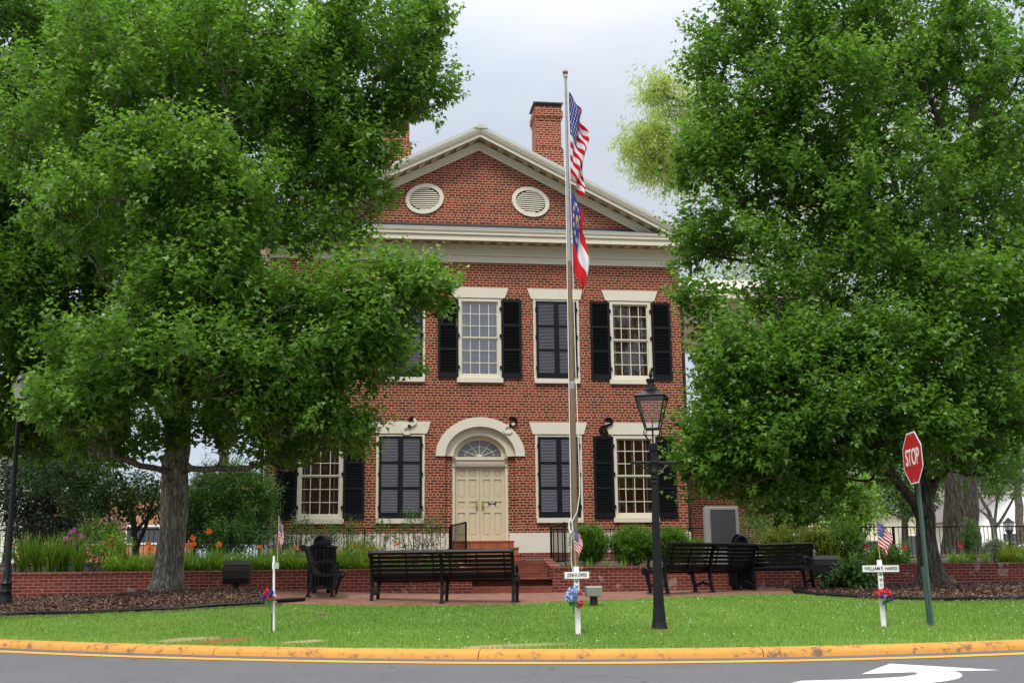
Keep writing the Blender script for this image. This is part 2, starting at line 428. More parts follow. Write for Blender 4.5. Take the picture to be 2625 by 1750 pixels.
leaf_mat('leaf_holly', (0.012, 0.03, 0.014), (0.03, 0.06, 0.028), (0.08, 0.12, 0.07), 0.1, 0.3)
leaf_mat('leaf_silver', (0.14, 0.17, 0.14), (0.26, 0.29, 0.25), (0.42, 0.44, 0.40))
leaf_mat('leaf_bush', (0.045, 0.10, 0.022), (0.10, 0.20, 0.045), (0.19, 0.31, 0.09))
leaf_mat('grass_blade', (0.075, 0.16, 0.018), (0.165, 0.305, 0.042), (0.30, 0.42, 0.10), 0.3, 0.6)
leaf_mat('mulch_chip', (0.04, 0.022, 0.014), (0.125, 0.07, 0.046), (0.33, 0.215, 0.155), 0.0, 0.9)
def lawn_mat():
    k = NT('lawn_ground')
    c = k.ramp(k.noise(1.1, 5), [(0.3, (0.10, 0.19, 0.025)), (0.7, (0.175, 0.26, 0.05))])
    c = k.mix(k.math('MULTIPLY', k.noise(60, 3), 0.6), c, (0.05, 0.085, 0.014))
    M['lawn_ground'] = k.set(c, 0.95, 0, 0.1)
lawn_mat()
def asphalt():
    k = NT('asphalt')
    c = k.ramp(k.noise(170, 3, rough=0.8), [(0.3, (0.072, 0.071, 0.074)), (0.55, (0.142, 0.140, 0.145)), (0.75, (0.30, 0.297, 0.30))])
    c = k.mix(k.noise(0.9, 5, rough=0.65), c, k.mix(1.0, c, (0.68, 0.68, 0.68), 'MULTIPLY'))
    cv = k.new('ShaderNodeTexVoronoi', Scale=0.7, feature='DISTANCE_TO_EDGE'); dn = k.new('ShaderNodeTexNoise', Scale=3.0, Detail=4); k.link(k.pos(), dn.inputs['Vector'])
    dm = k.new('ShaderNodeMix', data_type='RGBA', blend_type='ADD'); dm.inputs[0].default_value = 0.5; k.link(k.pos(), dm.inputs[6]); k.link(dn.outputs['Color'], dm.inputs[7]); k.link(dm.outputs[2], cv.inputs['Vector'])
    crk = k.math('MULTIPLY', k.math('LESS_THAN', cv.outputs['Distance'], 0.006), k.math('GREATER_THAN', k.noise(0.5, 2), 0.5))
    c = k.mix(k.math('MULTIPLY', crk, 0.6), c, (0.05, 0.05, 0.05))
    k.bump(k.noise(200, 2), 0.5, 0.004)
    M['asphalt'] = k.set(c, 0.9, 0, 0.25)
asphalt()
def worn_paint(name, col, under, thr):
    k = NT(name)
    w = k.math('MINIMUM', k.math('MULTIPLY', k.math('MAXIMUM', k.math('SUBTRACT', k.noise(5, 7, rough=0.8), thr), 0.0), 14.0), 1.0)
    c = k.mix(k.noise(2.5, 5, rough=0.7), tuple(min(1, x*1.12+0.03) for x in col), tuple(x*0.72 for x in col))
    c = k.mix(w, c, under)
    k.bump(k.noise(40, 4), 0.4, 0.006)
    M[name] = k.set(c, 0.75, 0, 0.3)
worn_paint('kerb_yellow', (0.56, 0.25, 0.035), (0.17, 0.10, 0.05), 0.545)
worn_paint('line_yellow', (0.76, 0.33, 0.012), (0.3, 0.2, 0.1), 0.66)
worn_paint('line_white', (0.66, 0.66, 0.59), (0.36, 0.36, 0.34), 0.62)
def mulch_ground():
    k = NT('mulch_ground')
    c = k.ramp(k.noise(32, 4), [(0.3, (0.035, 0.02, 0.014)), (0.6, (0.10, 0.058, 0.04)), (0.8, (0.20, 0.13, 0.09))])
    k.bump(k.noise(30, 3), 0.8, 0.02); M['mulch_ground'] = k.set(c, 0.95, 0, 0.1)
mulch_ground()
def cloth_mat():
    k = NT('flag_cloth')
    a = k.new('ShaderNodeAttribute', attribute_name='paint')
    k.set(a.outputs['Color'], 0.8, 0, 0.1)
    tr = k.new('ShaderNodeBsdfTranslucent'); mx = k.new('ShaderNodeMixShader', Fac=0.3)
    k.link(a.outputs['Color'], tr.inputs['Color'])
    k.link(k.b.outputs[0], mx.inputs[1]); k.link(tr.outputs[0], mx.inputs[2]); k.link(mx.outputs[0], k.out.inputs['Surface'])
    M['flag_cloth'] = k.m
cloth_mat()

# ------------------------------------------------------------------ terrain between the kerb and the low wall
_ctl = [(660,1387,-15),(850,1391,-15),(1180,1389,-15),(1300,1381,-15),(1470,1376,-14.9),(1750,1366,-14.7),(1850,1365,-14.5),
        (2000,1377,-15.3),(2130,1381,-15.5),(2352,1379,-15.5),(400,1402,-15),(115,1413,-14.2),(0,1417,-13.8),(380,1357,-11),
        (2140,1342,-11.5),(0,1372,-7.4),(500,1366,-7.4),(840,1370,-7.4),(1270,1363,-7.4),(1600,1360,-7.4),(2000,1350,-7.4),(2352,1346,-7.4)]
KERB_PX = [(0,1468),(250,1474),(500,1479),(750,1486),(1000,1491),(1250,1491),(1500,1489),(1750,1483),(2000,1476),(2352,1466)]
KT = -0.30
_kp = np.array([atz(x, y, KT)[:2] for x, y in KERB_PX])
_kx = np.concatenate([[-14.5, -11.5], _kp[:, 0], [7.6, 11.5, 16.0]])
_ky = np.concatenate([[-9.2, -13.2], _kp[:, 1], [-19.9, -17.8, -14.0]])
_cf = np.polyfit(_kx, _ky, 6)
def kerb_y(x): return np.polyval(_cf, np.clip(x, -14.5, 16.0))
_pts = [at(x, y, Y) for x, y, Y in _ctl]
_pts += [np.array([x, kerb_y(x), KT]) for x in np.linspace(-13, 14, 14)]
_pts += [np.array([0.39, -18.74, -0.2]), np.array([3.33, -19.25, -0.2]), np.array([-4.77, -17.63, -0.2])]
_pts += [np.array([-14.5, -7.4, 0.2]), np.array([15.5, -7.4, 0.16]), np.array([13, -12, 0.15]), np.array([12.5, -15.5, -0.05])]
_pts = np.array(_pts)
def _phi(r): return np.where(r > 1e-9, r*r*np.log(np.maximum(r, 1e-9)), 0)
_n = len(_pts)
_K = _phi(np.linalg.norm(_pts[:, None, :2]-_pts[None, :, :2], axis=2))+np.eye(_n)*0.8
_P = np.hstack([np.ones((_n, 1)), _pts[:, :2]])
_sol = np.linalg.solve(np.block([[_K, _P], [_P.T, np.zeros((3, 3))]]), np.concatenate([_pts[:, 2], np.zeros(3)]))
def zt(x, y):
    q = np.stack([np.asarray(x, float).ravel(), np.asarray(y, float).ravel()], 1)
    r = np.linalg.norm(q[:, None]-_pts[None, :, :2], axis=2)
    z = _phi(r)@_sol[:_n]+_sol[_n]+q@_sol[_n+1:]
    return z.reshape(np.shape(x))
def ztf(x, y): return float(zt(np.array([x]), np.array([y]))[0])
def ground(px, py):                                     # where a photo pixel meets the lawn, mulch or paving
    d = pray(px, py); best = None
    for t in np.arange(10, 34, 0.05):
        p = CAM+d*(t/(d@FWD))
        if p[1] > -7.3: break
        if p[2] <= ztf(p[0], p[1])+0.004: best = p; break
    return best if best is not None else at(px, py, -7.6)
def sheet(name, inside, zo, m, step=0.22, x0=-14.5, x1=15.5, y0=-22, y1=-7.3, kind='structure', **kw):
    xs = np.arange(x0, x1+step, step); ys = np.arange(y0, y1+step, step)
    X, Y = np.meshgrid(xs, ys); Z = zt(X, Y)+zo
    idx = -np.ones(X.shape, int); V = []; F = []
    okv = inside(X, Y)
    for j in range(len(ys)-1):
        for i in range(len(xs)-1):
            if okv[j, i] or okv[j+1, i] or okv[j, i+1] or okv[j+1, i+1]:
                q = []
                for a, b in ((j, i), (j, i+1), (j+1, i+1), (j+1, i)):
                    if idx[a, b] < 0: idx[a, b] = len(V); V.append((X[a, b], Y[a, b], Z[a, b]))
                    q.append(idx[a, b])
                F.append(q)
    o = link(name, npmesh(name, V, F, smooth=True), M[m])
    return tag(o, kind=kind, **kw)
# lawn's back edge (mulch, paving) as a line across the place
_be = np.array([ground(x, y)[:2] for x, y in ((0,1417),(115,1413),(400,1402),(660,1387),(850,1391),(1180,1389),(1300,1381),(1470,1376),(1750,1366),(1850,1365),(2000,1377),(2130,1381),(2352,1379))])
_o = np.argsort(_be[:, 0]); _be = _be[_o]
_bx = np.concatenate([[-15], _be[:, 0], [12, 16]]); _by = np.concatenate([[_be[0, 1]+3.0], _be[:, 1], [-14.2, -12]])
def back_y(x): return np.interp(x, _bx, _by)
MUL_L, MUL_R = _be[3, 0]-0.0, at(1835, 1364, -14.5)[0]

def in_lawn(X, Y): return (Y > kerb_y(X)+0.12) & (Y < back_y(X)+0.05)
ground_base = sheet('ground', lambda X, Y: (Y > kerb_y(X)+0.75), -0.03, 'soil', 0.4)
_lx = np.linspace(-14.4, 15.4, 190); _lt = np.linspace(0, 1, 34)
_LY = kerb_y(_lx)[:, None]-0.012+(back_y(_lx)-kerb_y(_lx)+0.02)[:, None]*_lt[None]; _LX = np.repeat(_lx[:, None], 34, 1)
_LZ = zt(_LX, _LY)+0.008-0.03*np.exp(-_lt/0.02)[None]
_li = np.arange(190*34).reshape(190, 34)
lawn = link('lawn', npmesh('lawn', np.stack([_LX, _LY, _LZ], -1).reshape(-1, 3), np.stack([_li[:-1, :-1], _li[1:, :-1], _li[1:, 1:], _li[:-1, 1:]], -1).reshape(-1, 4), smooth=True), M['lawn_ground']); tag(lawn, kind='structure')
# plaza between the mulch beds: brick paving with wavy ends
paving = sheet('paving', lambda X, Y: (Y > back_y(X)-0.1) & (X > MUL_L-1.9+0.12*(Y+15)*(-1)) & (X < MUL_R+0.7+0.15*(Y+15)), 0.002, 'paving_brick')
mulch_l = sheet('mulch_bed', lambda X, Y: (Y > back_y(X)-0.05) & (X < MUL_L-0.25-0.28*(Y+15)*0.6), 0.012, 'mulch_ground')
mulch_r = sheet('mulch_bed', lambda X, Y: (Y > back_y(X)-0.05) & (X > MUL_R+0.35+0.2*(Y+15)), 0.012, 'mulch_ground')

# ------------------------------------------------------------------ kerb and road
xs_k = np.linspace(-14.5, 16, 160)
kpts = np.stack([xs_k, kerb_y(xs_k)], 1)
ktan = nrm(np.gradient(kpts, axis=0)); knor = np.stack([ktan[:, 1], -ktan[:, 0]], 1)   # towards the road
knor *= np.where(knor[:, 1:2] > 0, -1, 1)
prof = [(-0.04, -0.25), (-0.02, -0.01), (0.0, 0.0), (0.10, -0.012), (0.145, -0.026), (0.168, -0.046), (0.18, -0.07), (0.20, -0.13)]
kb = MB(); seg = 16
wob = 0.008*np.interp(np.arange(160), np.arange(0, 161, 4), rng.normal(size=41))
for s0 in range(0, 159, seg):
    ids = list(range(s0, min(s0+seg, 159)+1)); rows = []
    for a, i in enumerate(ids):
        sh = 0.006 if a == 0 else (-0.006 if a == len(ids)-1 else 0)
        rows.append([(*(kpts[i]+knor[i]*(d+wob[i]*(d > 0.12))+ktan[i]*sh), KT+z) for d, z in prof])
    v = [p for r_ in rows for p in r_]; n = len(prof)
    f = [(a*n+b, a*n+b+1, (a+1)*n+b+1, (a+1)*n+b) for a in range(len(ids)-1) for b in range(n-1)]
    kb.add(v, f+[tuple(range(n)), tuple(range((len(ids)-1)*n, len(ids)*n))[::-1]])
kerb = kb.build('kerb', M['kerb_yellow'], org=(0, 0, 0), smooth=True); tag(kerb, kind='structure')
RD = [0.15, 0.45, 0.8, 1.5, 2.5, 4, 7, 12, 20, 40, 90]
def road_z(d): return KT-0.098-0.030*d
V = []; F = []
for i in range(0, 160, 2):
    for d in RD:
        nn = knor[i]*(1-min(1, d/20))+np.array([0.15*np.sign(knor[i][0])*0, -1])*min(1, d/20)
        V.append((*(kpts[i]+nn*d+np.array([(kpts[i][0])*min(d, 90)/14, 0])*min(1, d/20)), road_z(min(d, 20))))
nr = len(RD)
F = [(i*nr+j, i*nr+j+1, (i+1)*nr+j+1, (i+1)*nr+j) for i in range(79) for j in range(nr-1)]
road = link('road', npmesh('road', V, F, smooth=True), M['asphalt']); tag(road, kind='structure')
def road_at(px, py):
    d_ = pray(px, py); z = KT-0.12
    for _ in range(12):
        p = CAM+d_*((z-CAM[2])/d_[2]); dist = float(np.min(np.linalg.norm(kpts-p[:2], axis=1))); z = road_z(dist)
    return np.array([p[0], p[1], z+0.004])
V = []; F = []
for i in range(160):
    for d in (0.52, 0.70): V.append((*(kpts[i]+knor[i]*d), road_z(d)+0.005))
F = [(2*i, 2*i+1, 2*i+3, 2*i+2) for i in range(159)]
tag(link('edge_line', npmesh('edge_line', V, F), M['line_yellow']), kind='structure')
_ar = [(1293,578),(1480,510),(2198,553),(1895,558),(1940,572),(1952,590),(1925,608),(1850,624),(1700,640),(1450,656),(1000,668),(700,668),(900,622),(1200,614),(1400,606),(1560,596),(1645,583),(1658,574),(1640,566)]
_ar = [road_at((1700+x/2.543)/DS, (1500+y/2.543)/DS) for x, y in _ar]
me = bpy.data.meshes.new('turn_arrow'); me.from_pydata([tuple(p) for p in _ar], [], [tuple(range(len(_ar)))]); me.update()
tag(link('turn_arrow', me, M['line_white']), kind='structure')
# far ground behind and beside the courthouse, reaching the horizon
fg = MB(); R_ = 600
fg.add([(-R_, -7.3, 0.45), (-14.4, -7.3, 0.45), (15.4, -7.3, 0.45), (R_, -7.3, 0.45), (-R_, R_, 0.45), (R_, R_, 0.45), (-R_, -R_, -2.0), (R_, -R_, -2.0), (-14.4, -R_, -2.0), (15.4, -R_, -2.0), (-14.4, -12, -1.2), (15.4, -12, -1.2)],
       [(0, 1, 2, 3, 5, 4), (0, 6, 8, 10, 1), (2, 11, 9, 7, 3), (8, 9, 11, 10)])
tag(fg.build('far_ground', M['concrete'], org=(0, 0, 0)), kind='structure')

# ------------------------------------------------------------------ flower bed behind the low wall
def zbed(y): return 0.64+(y+7.2)*0.055
bd = MB()
ys = [-7.32, -6.2, -5.2, -4.4, -2.6, -0.04]
for x0, x1 in ((-16, -1.08), (1.12, 16)):
    for a, b in zip(ys[:-1], ys[1:]):
        bd.add([(x0, a, zbed(a)), (x1, a, zbed(a)), (x1, b, zbed(b)), (x0, b, zbed(b))], [(0, 1, 2, 3)])
tag(bd.build('flower_bed', M['soil'], org=(0, 0, 0)), kind='structure')

# ------------------------------------------------------------------ low brick walls and the stairs through them
def low_wall(x0, x1, label, xr, sgn):
    t = thing('retaining_wall', label, 'wall', ((x0+x1)/2, -7.4, 0.1))
    MB().box(x0, x1, -7.40, -7.16, -0.1, 0.655).build('wall', M['wall_brick'], t)
    MB().box(x0, x1, -7.415, -7.15, 0.655, 0.725).build('coping', M['wall_brick'], t)
    c = MB()                                              # cheek beside the stairs, rising away
    c.prism([(-7.14, 0.0), (-7.14, 0.72), (-5.9, 0.93), (-5.9, 0.0)], xr, xr+0.24*sgn, 'yz')
    c.build('cheek', M['wall_brick'], t)
low_wall(-16, -1.0, 'long low red brick retaining wall in front of the iris and daylily bed, left of the stairs', -1.0, -1)
low_wall(0.87, 15, 'low red brick retaining wall with the rounded green boxwoods behind it, right of the stairs', 0.87, 1)
t = thing('front_steps', 'flight of worn brown brick steps rising through the gap between the low walls', 'steps', (0, -7.3, 0.1))
for i in range(4):
    y = -7.36+0.36*i
    MB().box(-0.998, 0.868, y, y+0.37 if i < 3 else -1.4, 0.0, 0.30+0.195*i-0.0).build('step', M['stair_brick'], t)
t = thing('door_steps', 'three orange brick steps stacked under the double door', 'steps', (0, -0.7, 0.88))
for hw, y, z0, z1 in ((1.06, -1.25, 0.86, 1.13), (0.98, -0.95, 1.13, 1.335), (0.89, -0.64, 1.335, 1.535)):
    b = MB().box(-hw, hw, y, 0.2 if hw < 0.95 else -0.04, z0, z1-0.035); b.build('step', M['step_brick'], t)
    MB().box(-hw-0.015, hw+0.015, y-0.02, -0.035, z1-0.035, z1).build('tread', M['step_brick'], t)

# ------------------------------------------------------------------ the courthouse
CH = thing('courthouse', 'two storey red brick courthouse with a cream pediment, louvred ovals and black shutters', 'courthouse', (0, 0, 0.9))
def part(name, m, mb, smooth=False, parent=None): return mb.build(name, M[m], parent or CH, smooth)
BAY = [-4.69, -2.37, 0.0, 2.36, 4.69]
UZ0, UZ1, LZ0, LZ1 = 6.39, 8.85, 2.21, 4.69
ops = [(x-0.65, x+0.65, UZ0, UZ1) for x in BAY]+[(x-0.65, x+0.65, LZ0, LZ1) for i, x in enumerate(BAY) if i != 2]
ops += [(-1.055, 1.055, 0.9, 4.03), (-1.32, 1.32, 4.03, 5.19)]
w = MB()
gx = sorted(set([-6.3, 6.3]+[o[0] for o in ops]+[o[1] for o in ops])); gz = sorted(set([0.9, 9.98]+[o[2] for o in ops]+[o[3] for o in ops]))
for a, b in zip(gx[:-1], gx[1:]):
    for c, d in zip(gz[:-1], gz[1:]):
        mx_, mz_ = (a+b)/2, (c+d)/2
        if any(o[0] < mx_ < o[1] and o[2] < mz_ < o[3] for o in ops): continue
        w.add([(a, 0, c), (b, 0, c), (b, 0, d), (a, 0, d)], [(0, 1, 2, 3)])
for a, b, c, d in ops[:-1]:
    dp = 0.3
    if a == -1.055: dp = 0.10
    w.add([(a, 0, c), (a, dp, c), (a, dp, d), (a, 0, d)], [(0, 1, 2, 3)]); w.add([(b, 0, c), (b, 0, d), (b, dp, d), (b, dp, c)], [(0, 1, 2, 3)])
    w.add([(a, 0, d), (a, dp, d), (b, dp, d), (b, 0, d)], [(0, 1, 2, 3)])
for sx in (-1, 1):                                        # second brick order beside the door
    w.box(min(sx*1.055, sx*0.84), max(sx*1.055, sx*0.84), 0.10, 0.30, 0.9, 4.03)
N = 40                                                    # spandrels round the arch
th = np.linspace(0, math.pi, N+1); ax, az = 1.31*np.cos(th), 4.03+1.15*np.sin(th)
for i in range(N):
    w.add([(ax[i], 0, az[i]), (ax[i], 0, 5.19), (ax[i+1], 0, 5.19), (ax[i+1], 0, az[i+1])], [(0, 1, 2, 3)])
for sx in (-1, 1): w.add([(sx*1.31, 0, 4.03), (sx*1.32, 0, 4.03), (sx*1.32, 0, 5.19), (sx*1.31, 0, 5.19)], [(0, 1, 2, 3)])
w.box(-6.3, -6.0, 0.002, 16, 0.9, 10.6); w.box(6.0, 6.3, 0.002, 16, 0.9, 10.6); w.box(-6.0, 6.0, 15.7, 16, 0.9, 10.6)
w.add([(-6.3, 0, 9.98), (6.3, 0, 9.98), (6.3, 0, 10.9), (-6.3, 0, 10.9)], [(0, 1, 2, 3)])
part('wall', 'old_brick', w)
g = MB(); g.add([(-5.9, 0.0, 10.9), (5.9, 0.0, 10.9), (0, 0.0, 13.85)], [(0, 1, 2)])
part('pediment_wall', 'old_brick', g)
p = MB()
for a, b in ((-6.34, -0.845), (0.845, 6.34)): p.box(a, b, -0.035, 0.05, 1.2, 1.775)
p.box(6.25, 6.34, 0.05, 12, 1.2, 1.775); p.box(-6.34, -6.25, 0.05, 12, 1.2, 1.775)
part('plinth', 'stucco', p)
b_ = MB()
for a, b in ((-6.36, -1.07), (1.07, 6.36)): b_.box(a, b, -0.06, 0.04, 0.6, 1.198)
part('footing', 'wall_brick', b_)
# entablature
e = MB()
e.box(-6.34, 6.34, -0.045, 0.3, 9.975, 10.19); e.box(-6.38, 6.38, -0.085, 0.3, 10.19, 10.245)
e.box(-6.355, 6.355, -0.055, 0.3, 10.245, 10.43); e.box(-6.40, 6.40, -0.10, 0.3, 10.43, 10.475); e.box(-6.44, 6.44, -0.14, 0.3, 10.475, 10.535)
e.box(6.3, 6.345, 0.3, 16, 9.975, 10.53); e.box(-6.345, -6.3, 0.3, 16, 9.975, 10.53)
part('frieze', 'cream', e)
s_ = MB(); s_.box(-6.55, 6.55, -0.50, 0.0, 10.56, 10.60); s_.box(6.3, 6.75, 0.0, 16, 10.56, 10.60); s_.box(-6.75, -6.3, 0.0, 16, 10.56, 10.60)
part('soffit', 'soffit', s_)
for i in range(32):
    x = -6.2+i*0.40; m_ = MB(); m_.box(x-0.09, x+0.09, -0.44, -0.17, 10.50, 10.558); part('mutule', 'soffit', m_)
c_ = MB(); c_.box(-6.60, 6.60, -0.53, -0.48, 10.53, 10.68); c_.box(-6.60, 6.60, -0.55, -0.0, 10.68, 10.71)
c_.box(-6.62, 6.62, -0.575, 0.0, 10.71, 10.75); c_.prism([(-0.55, 10.75), (-0.60, 10.83), (-0.60, 10.85), (0, 10.85), (0, 10.75)], -6.64, 6.64, 'yz')
c_.box(6.55, 6.78, 0.0, 16, 10.53, 10.85); c_.box(-6.78, -6.55, 0.0, 16, 10.53, 10.85)
part('cornice', 'cream', c_)
sh = MB(); sh.prism([(-0.60, 10.853), (-0.60, 10.87), (-0.003, 11.12), (-0.003, 10.853)], -6.3, 6.3, 'yz'); part('pediment_ledge', 'lead_grey', sh)
fl = MB(); fl.box(-5.0, 5.0, -0.03, -0.002, 11.125, 11.20); part('flashing', 'flashing', fl)
SL = 0.5035; AP = 14.25
def chev(mb, o0, o1, y0, y1, hw, xin=0.0):
    for sx in (-1, 1):
        xa, xb = (sx*xin, sx*hw)
        poly = [(xa, AP-o0-SL*abs(xa)), (xb, AP-o0-SL*hw), (xb, AP-o1-SL*hw), (xa, AP-o1-SL*abs(xa))]
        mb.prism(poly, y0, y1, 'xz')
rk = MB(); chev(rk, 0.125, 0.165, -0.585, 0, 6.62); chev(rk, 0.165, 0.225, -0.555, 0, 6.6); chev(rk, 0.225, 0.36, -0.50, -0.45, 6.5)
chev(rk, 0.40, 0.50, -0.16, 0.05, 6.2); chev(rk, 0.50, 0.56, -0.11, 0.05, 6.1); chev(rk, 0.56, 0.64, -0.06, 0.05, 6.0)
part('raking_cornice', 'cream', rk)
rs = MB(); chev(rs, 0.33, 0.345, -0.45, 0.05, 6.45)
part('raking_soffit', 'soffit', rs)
for sx in (-1, 1):
    for i in range(14):
        x = 0.26+i*0.385
        if AP-0.42-SL*(x+0.1) < 11.05: break
        xa, xb = sx*(x-0.09), sx*(x+0.09); rm = MB()
        rm.prism([(xa, AP-0.35-SL*abs(xa)), (xb, AP-0.35-SL*abs(xb)), (xb, AP-0.41-SL*abs(xb)), (xa, AP-0.41-SL*abs(xa))], -0.42, -0.17, 'xz'); part('raking_mutule', 'soffit', rm)
RF = MB(); chev(RF, 0.0, 0.12, -0.60, 16.4, 6.72)
rf = part('roof', 'roof_metal', RF)
sm = MB()
for sx in (-1, 1):
    for i in range(34):
        y = -0.1+i*0.48
        sm.prism([(sx*0.05, AP-SL*0.05+0.03), (sx*6.7, AP-SL*6.7+0.03), (sx*6.7, AP-SL*6.7-0.01), (sx*0.05, AP-SL*0.05-0.01)], y, y+0.03, 'xz')
part('roof_seams', 'roof_metal', sm, parent=rf)
rc = MB(); rc.prism([(-0.22, AP-0.095), (0, AP+0.02), (0.22, AP-0.095), (0.22, AP-0.125), (-0.22, AP-0.125)], -0.62, 16.4, 'xz'); part('ridge_cap', 'roof_metal', rc, parent=rf)
for sx in (-1, 1):
    k = MB(); xc = sx*2.52
    k.box(xc-0.485, xc+0.485, 1.6, 2.6, 12.2, 14.38); k.box(xc-0.455, xc+0.455, 1.63, 2.57, 14.38, 14.46); k.box(xc-0.425, xc+0.425, 1.66, 2.54, 14.46, 15.42)
    k.box(xc-0.455, xc+0.455, 1.63, 2.57, 15.42, 15.52); k.box(xc-0.485, xc+0.485, 1.6, 2.6, 15.52, 15.72); k.box(xc-0.45, xc+0.45, 1.635, 2.565, 15.72, 15.88)
    cp = part('chimney', 'old_brick', k)
    q = MB(); q.box(xc-0.40, xc+0.40, 1.69, 2.51, 15.88, 15.99); q.box(xc-0.5, xc+0.5, 1.59, 2.61, 15.99, 16.03); part('chimney_cap', 'flashing', q, parent=cp)
def oval(cx, cz, ang):
    a, b = 0.60, 0.475; A_ = math.radians(ang); n = 48; r = MB()
    def P(s, th_, y): 
        x, z = a*s[0]*math.cos(th_), b*s[1]*math.sin(th_)
        return (cx+x*math.cos(A_)-z*math.sin(A_), y, cz+x*math.sin(A_)+z*math.cos(A_))
    ths = np.linspace(0, 2*math.pi, n, endpoint=False)
    so, si = (1, 1), (0.79, 0.76)
    v = [P(so, q, -0.05) for q in ths]+[P(si, q, -0.05) for q in ths]+[P(so, q, 0.02) for q in ths]+[P(si, q, 0.02) for q in ths]
    f = []
    for i in range(n):
        j = (i+1) % n
        f += [(i, j, n+j, n+i), (i, 2*n+i, 2*n+j, j), (n+i, n+j, 3*n+j, 3*n+i)]
    r.add(v, f); o = part('oval_vent', 'stone_cream', r)
    bk = MB(); bk.add([P(si, q, -0.006) for q in ths], [tuple(range(n))]); part('vent_back', 'dark_inside', bk, parent=o)
    sl = MB(); xs_ = np.linspace(-1, 1, 3)
    for i in range(11):
        z = -0.33+i*0.066
        if abs(z) > b*0.74: continue
        hw = a*0.78*math.sqrt(max(0, 1-(z/(b*0.76))**2))
        ca, sa = math.cos(A_*0.12), math.sin(A_*0.12)
        dx = z*math.sin(-A_)*0.45
        R_ = np.array([[ca, 0, -sa], [0, 1, 0], [sa, 0, ca]])@np.array([[1, 0, 0], [0, math.cos(0.7), math.sin(0.7)], [0, -math.sin(0.7), math.cos(0.7)]])
        sl.obox((cx+dx, -0.018, cz+z), (hw, 0.006, 0.030), R_)
    part('vent_slats', 'stone_cream', sl, parent=o)
oval(-1.69, 11.97, 16); oval(1.62, 11.98, -16)
# windows -------------------------------------------------------------
SH_W, PANEL = 0.62, 3
def leaf_shutter_mesh(wd, ht, closed):
    fr = MB(); st = 0.075; rails = [0.0, 0.165]
    hz = (ht-0.165-3*0.075)/3.0
    zz = [0.165]
    fr.box(-wd/2, -wd/2+st, -0.02, 0.02, 0, ht); fr.box(wd/2-st, wd/2, -0.02, 0.02, 0, ht)
    fr.box(-wd/2+st, wd/2-st, -0.018, 0.018, 0, 0.165)
    sl = MB(); z = 0.165
    for pnl in range(3):
        n = 15
        for i in range(n):
            zc = z+(i+0.5)*hz/n
            an = math.radians(48 if closed else -42)
            R_ = np.array([[1, 0, 0], [0, math.cos(an), -math.sin(an)], [0, math.sin(an), math.cos(an)]])
            sl.obox((0, 0.0, zc), (wd/2-st, 0.020, 0.0035), R_)
        z += hz; fr.box(-wd/2+st, wd/2-st, -0.018, 0.018, z, z+0.075); z += 0.075
    return fr.mesh('shutter'), sl.mesh('slats')
sm_open = leaf_shutter_mesh(0.62, 2.44, False); sm_shut = leaf_shutter_mesh(0.63, 2.40, True)
for me_, mt in ((sm_open[0], 'shutter_black'), (sm_open[1], 'shutter_black'), (sm_shut[0], 'shutter_black'), (sm_shut[1], 'slat_skylit')): me_.materials.append(M[mt])
bk_me = MB().box(-0.25, 0.25, 0.028, 0.032, 0.17, 2.3).mesh('shutter_back'); bk_me.materials.append(M['dark_inside'])
hi_me = MB().box(-0.02, 0.03, -0.03, 0.02, 0, 0.09).mesh('hinge'); hi_me.materials.append(M['iron_black'])
sash = MB()                                              # frame opening 1.16 x 2.25, 4 x 6 panes, two sashes
ow, oh = 1.12, 2.27
for zlo, zhi, y in ((0, oh/2, 0.075), (oh/2, oh, 0.045)):
    sash.box(-ow/2, -ow/2+0.035, y, y+0.04, zlo, zhi); sash.box(ow/2-0.035, ow/2, y, y+0.04, zlo, zhi)
    sash.box(-ow/2+0.035, ow/2-0.035, y, y+0.04, zlo, zlo+0.04); sash.box(-ow/2+0.035, ow/2-0.035, y, y+0.04, zhi-0.04, zhi)
    for i in (1, 2, 3):
        x = -ow/2+ow*i/4; sash.box(x-0.011, x+0.011, y+0.004, y+0.036, zlo+0.04, zhi-0.04)
    for i in (1, 2):
        z = zlo+(zhi-zlo)*i/3; sash.box(-ow/2+0.035, ow/2-0.035, y+0.006, y+0.034, z-0.011, z+0.011)
sash_me = sash.mesh('sash'); sash_me.materials.append(M['cream'])
bl = MB(); an = math.radians(62); R_ = np.array([[1, 0, 0], [0, math.cos(an), -math.sin(an)], [0, math.sin(an), math.cos(an)]])
for i in range(46): bl.obox((0, 0.2, 0.02+i*0.05), (0.55, 0.025, 0.0025), R_)
tp = MB()
for x in (-0.46, -0.035, 0.40): tp.box(x-0.018, x+0.018, 0.165, 0.168, 0, 2.28)
fr_me = MB()
fr_me.box(-0.65, -0.56, -0.012, 0.16, 0, 2.46); fr_me.box(0.56, 0.65, -0.012, 0.16, 0, 2.46); fr_me.box(-0.56, 0.56, -0.012, 0.16, 2.37, 2.46); fr_me.box(-0.56, 0.56, -0.006, 0.16, 0, 0.10); fr_me.box(-0.71, -0.65, -0.02, 0.02, 0, 2.47); fr_me.box(0.65, 0.71, -0.02, 0.02, 0, 2.47)
FRAME_ME = fr_me.mesh('window'); FRAME_ME.materials.append(M['cream'])
def lin(mb, x, z0, z1, hw0, hw1): mb.prism([(x-hw0, z0), (x+hw0, z0), (x+hw0+0.03, z0+0.03), (x+hw1, z1), (x-hw1, z1), (x-hw0-0.03, z0+0.03)], -0.035, 0.05, 'xz')
def child(name, me, parent, loc, rotz=0.0):
    o = bpy.data.objects.new(name, me); COL.objects.link(o); o.parent = parent; o.location = loc; o.rotation_euler = (0, 0, rotz); return o
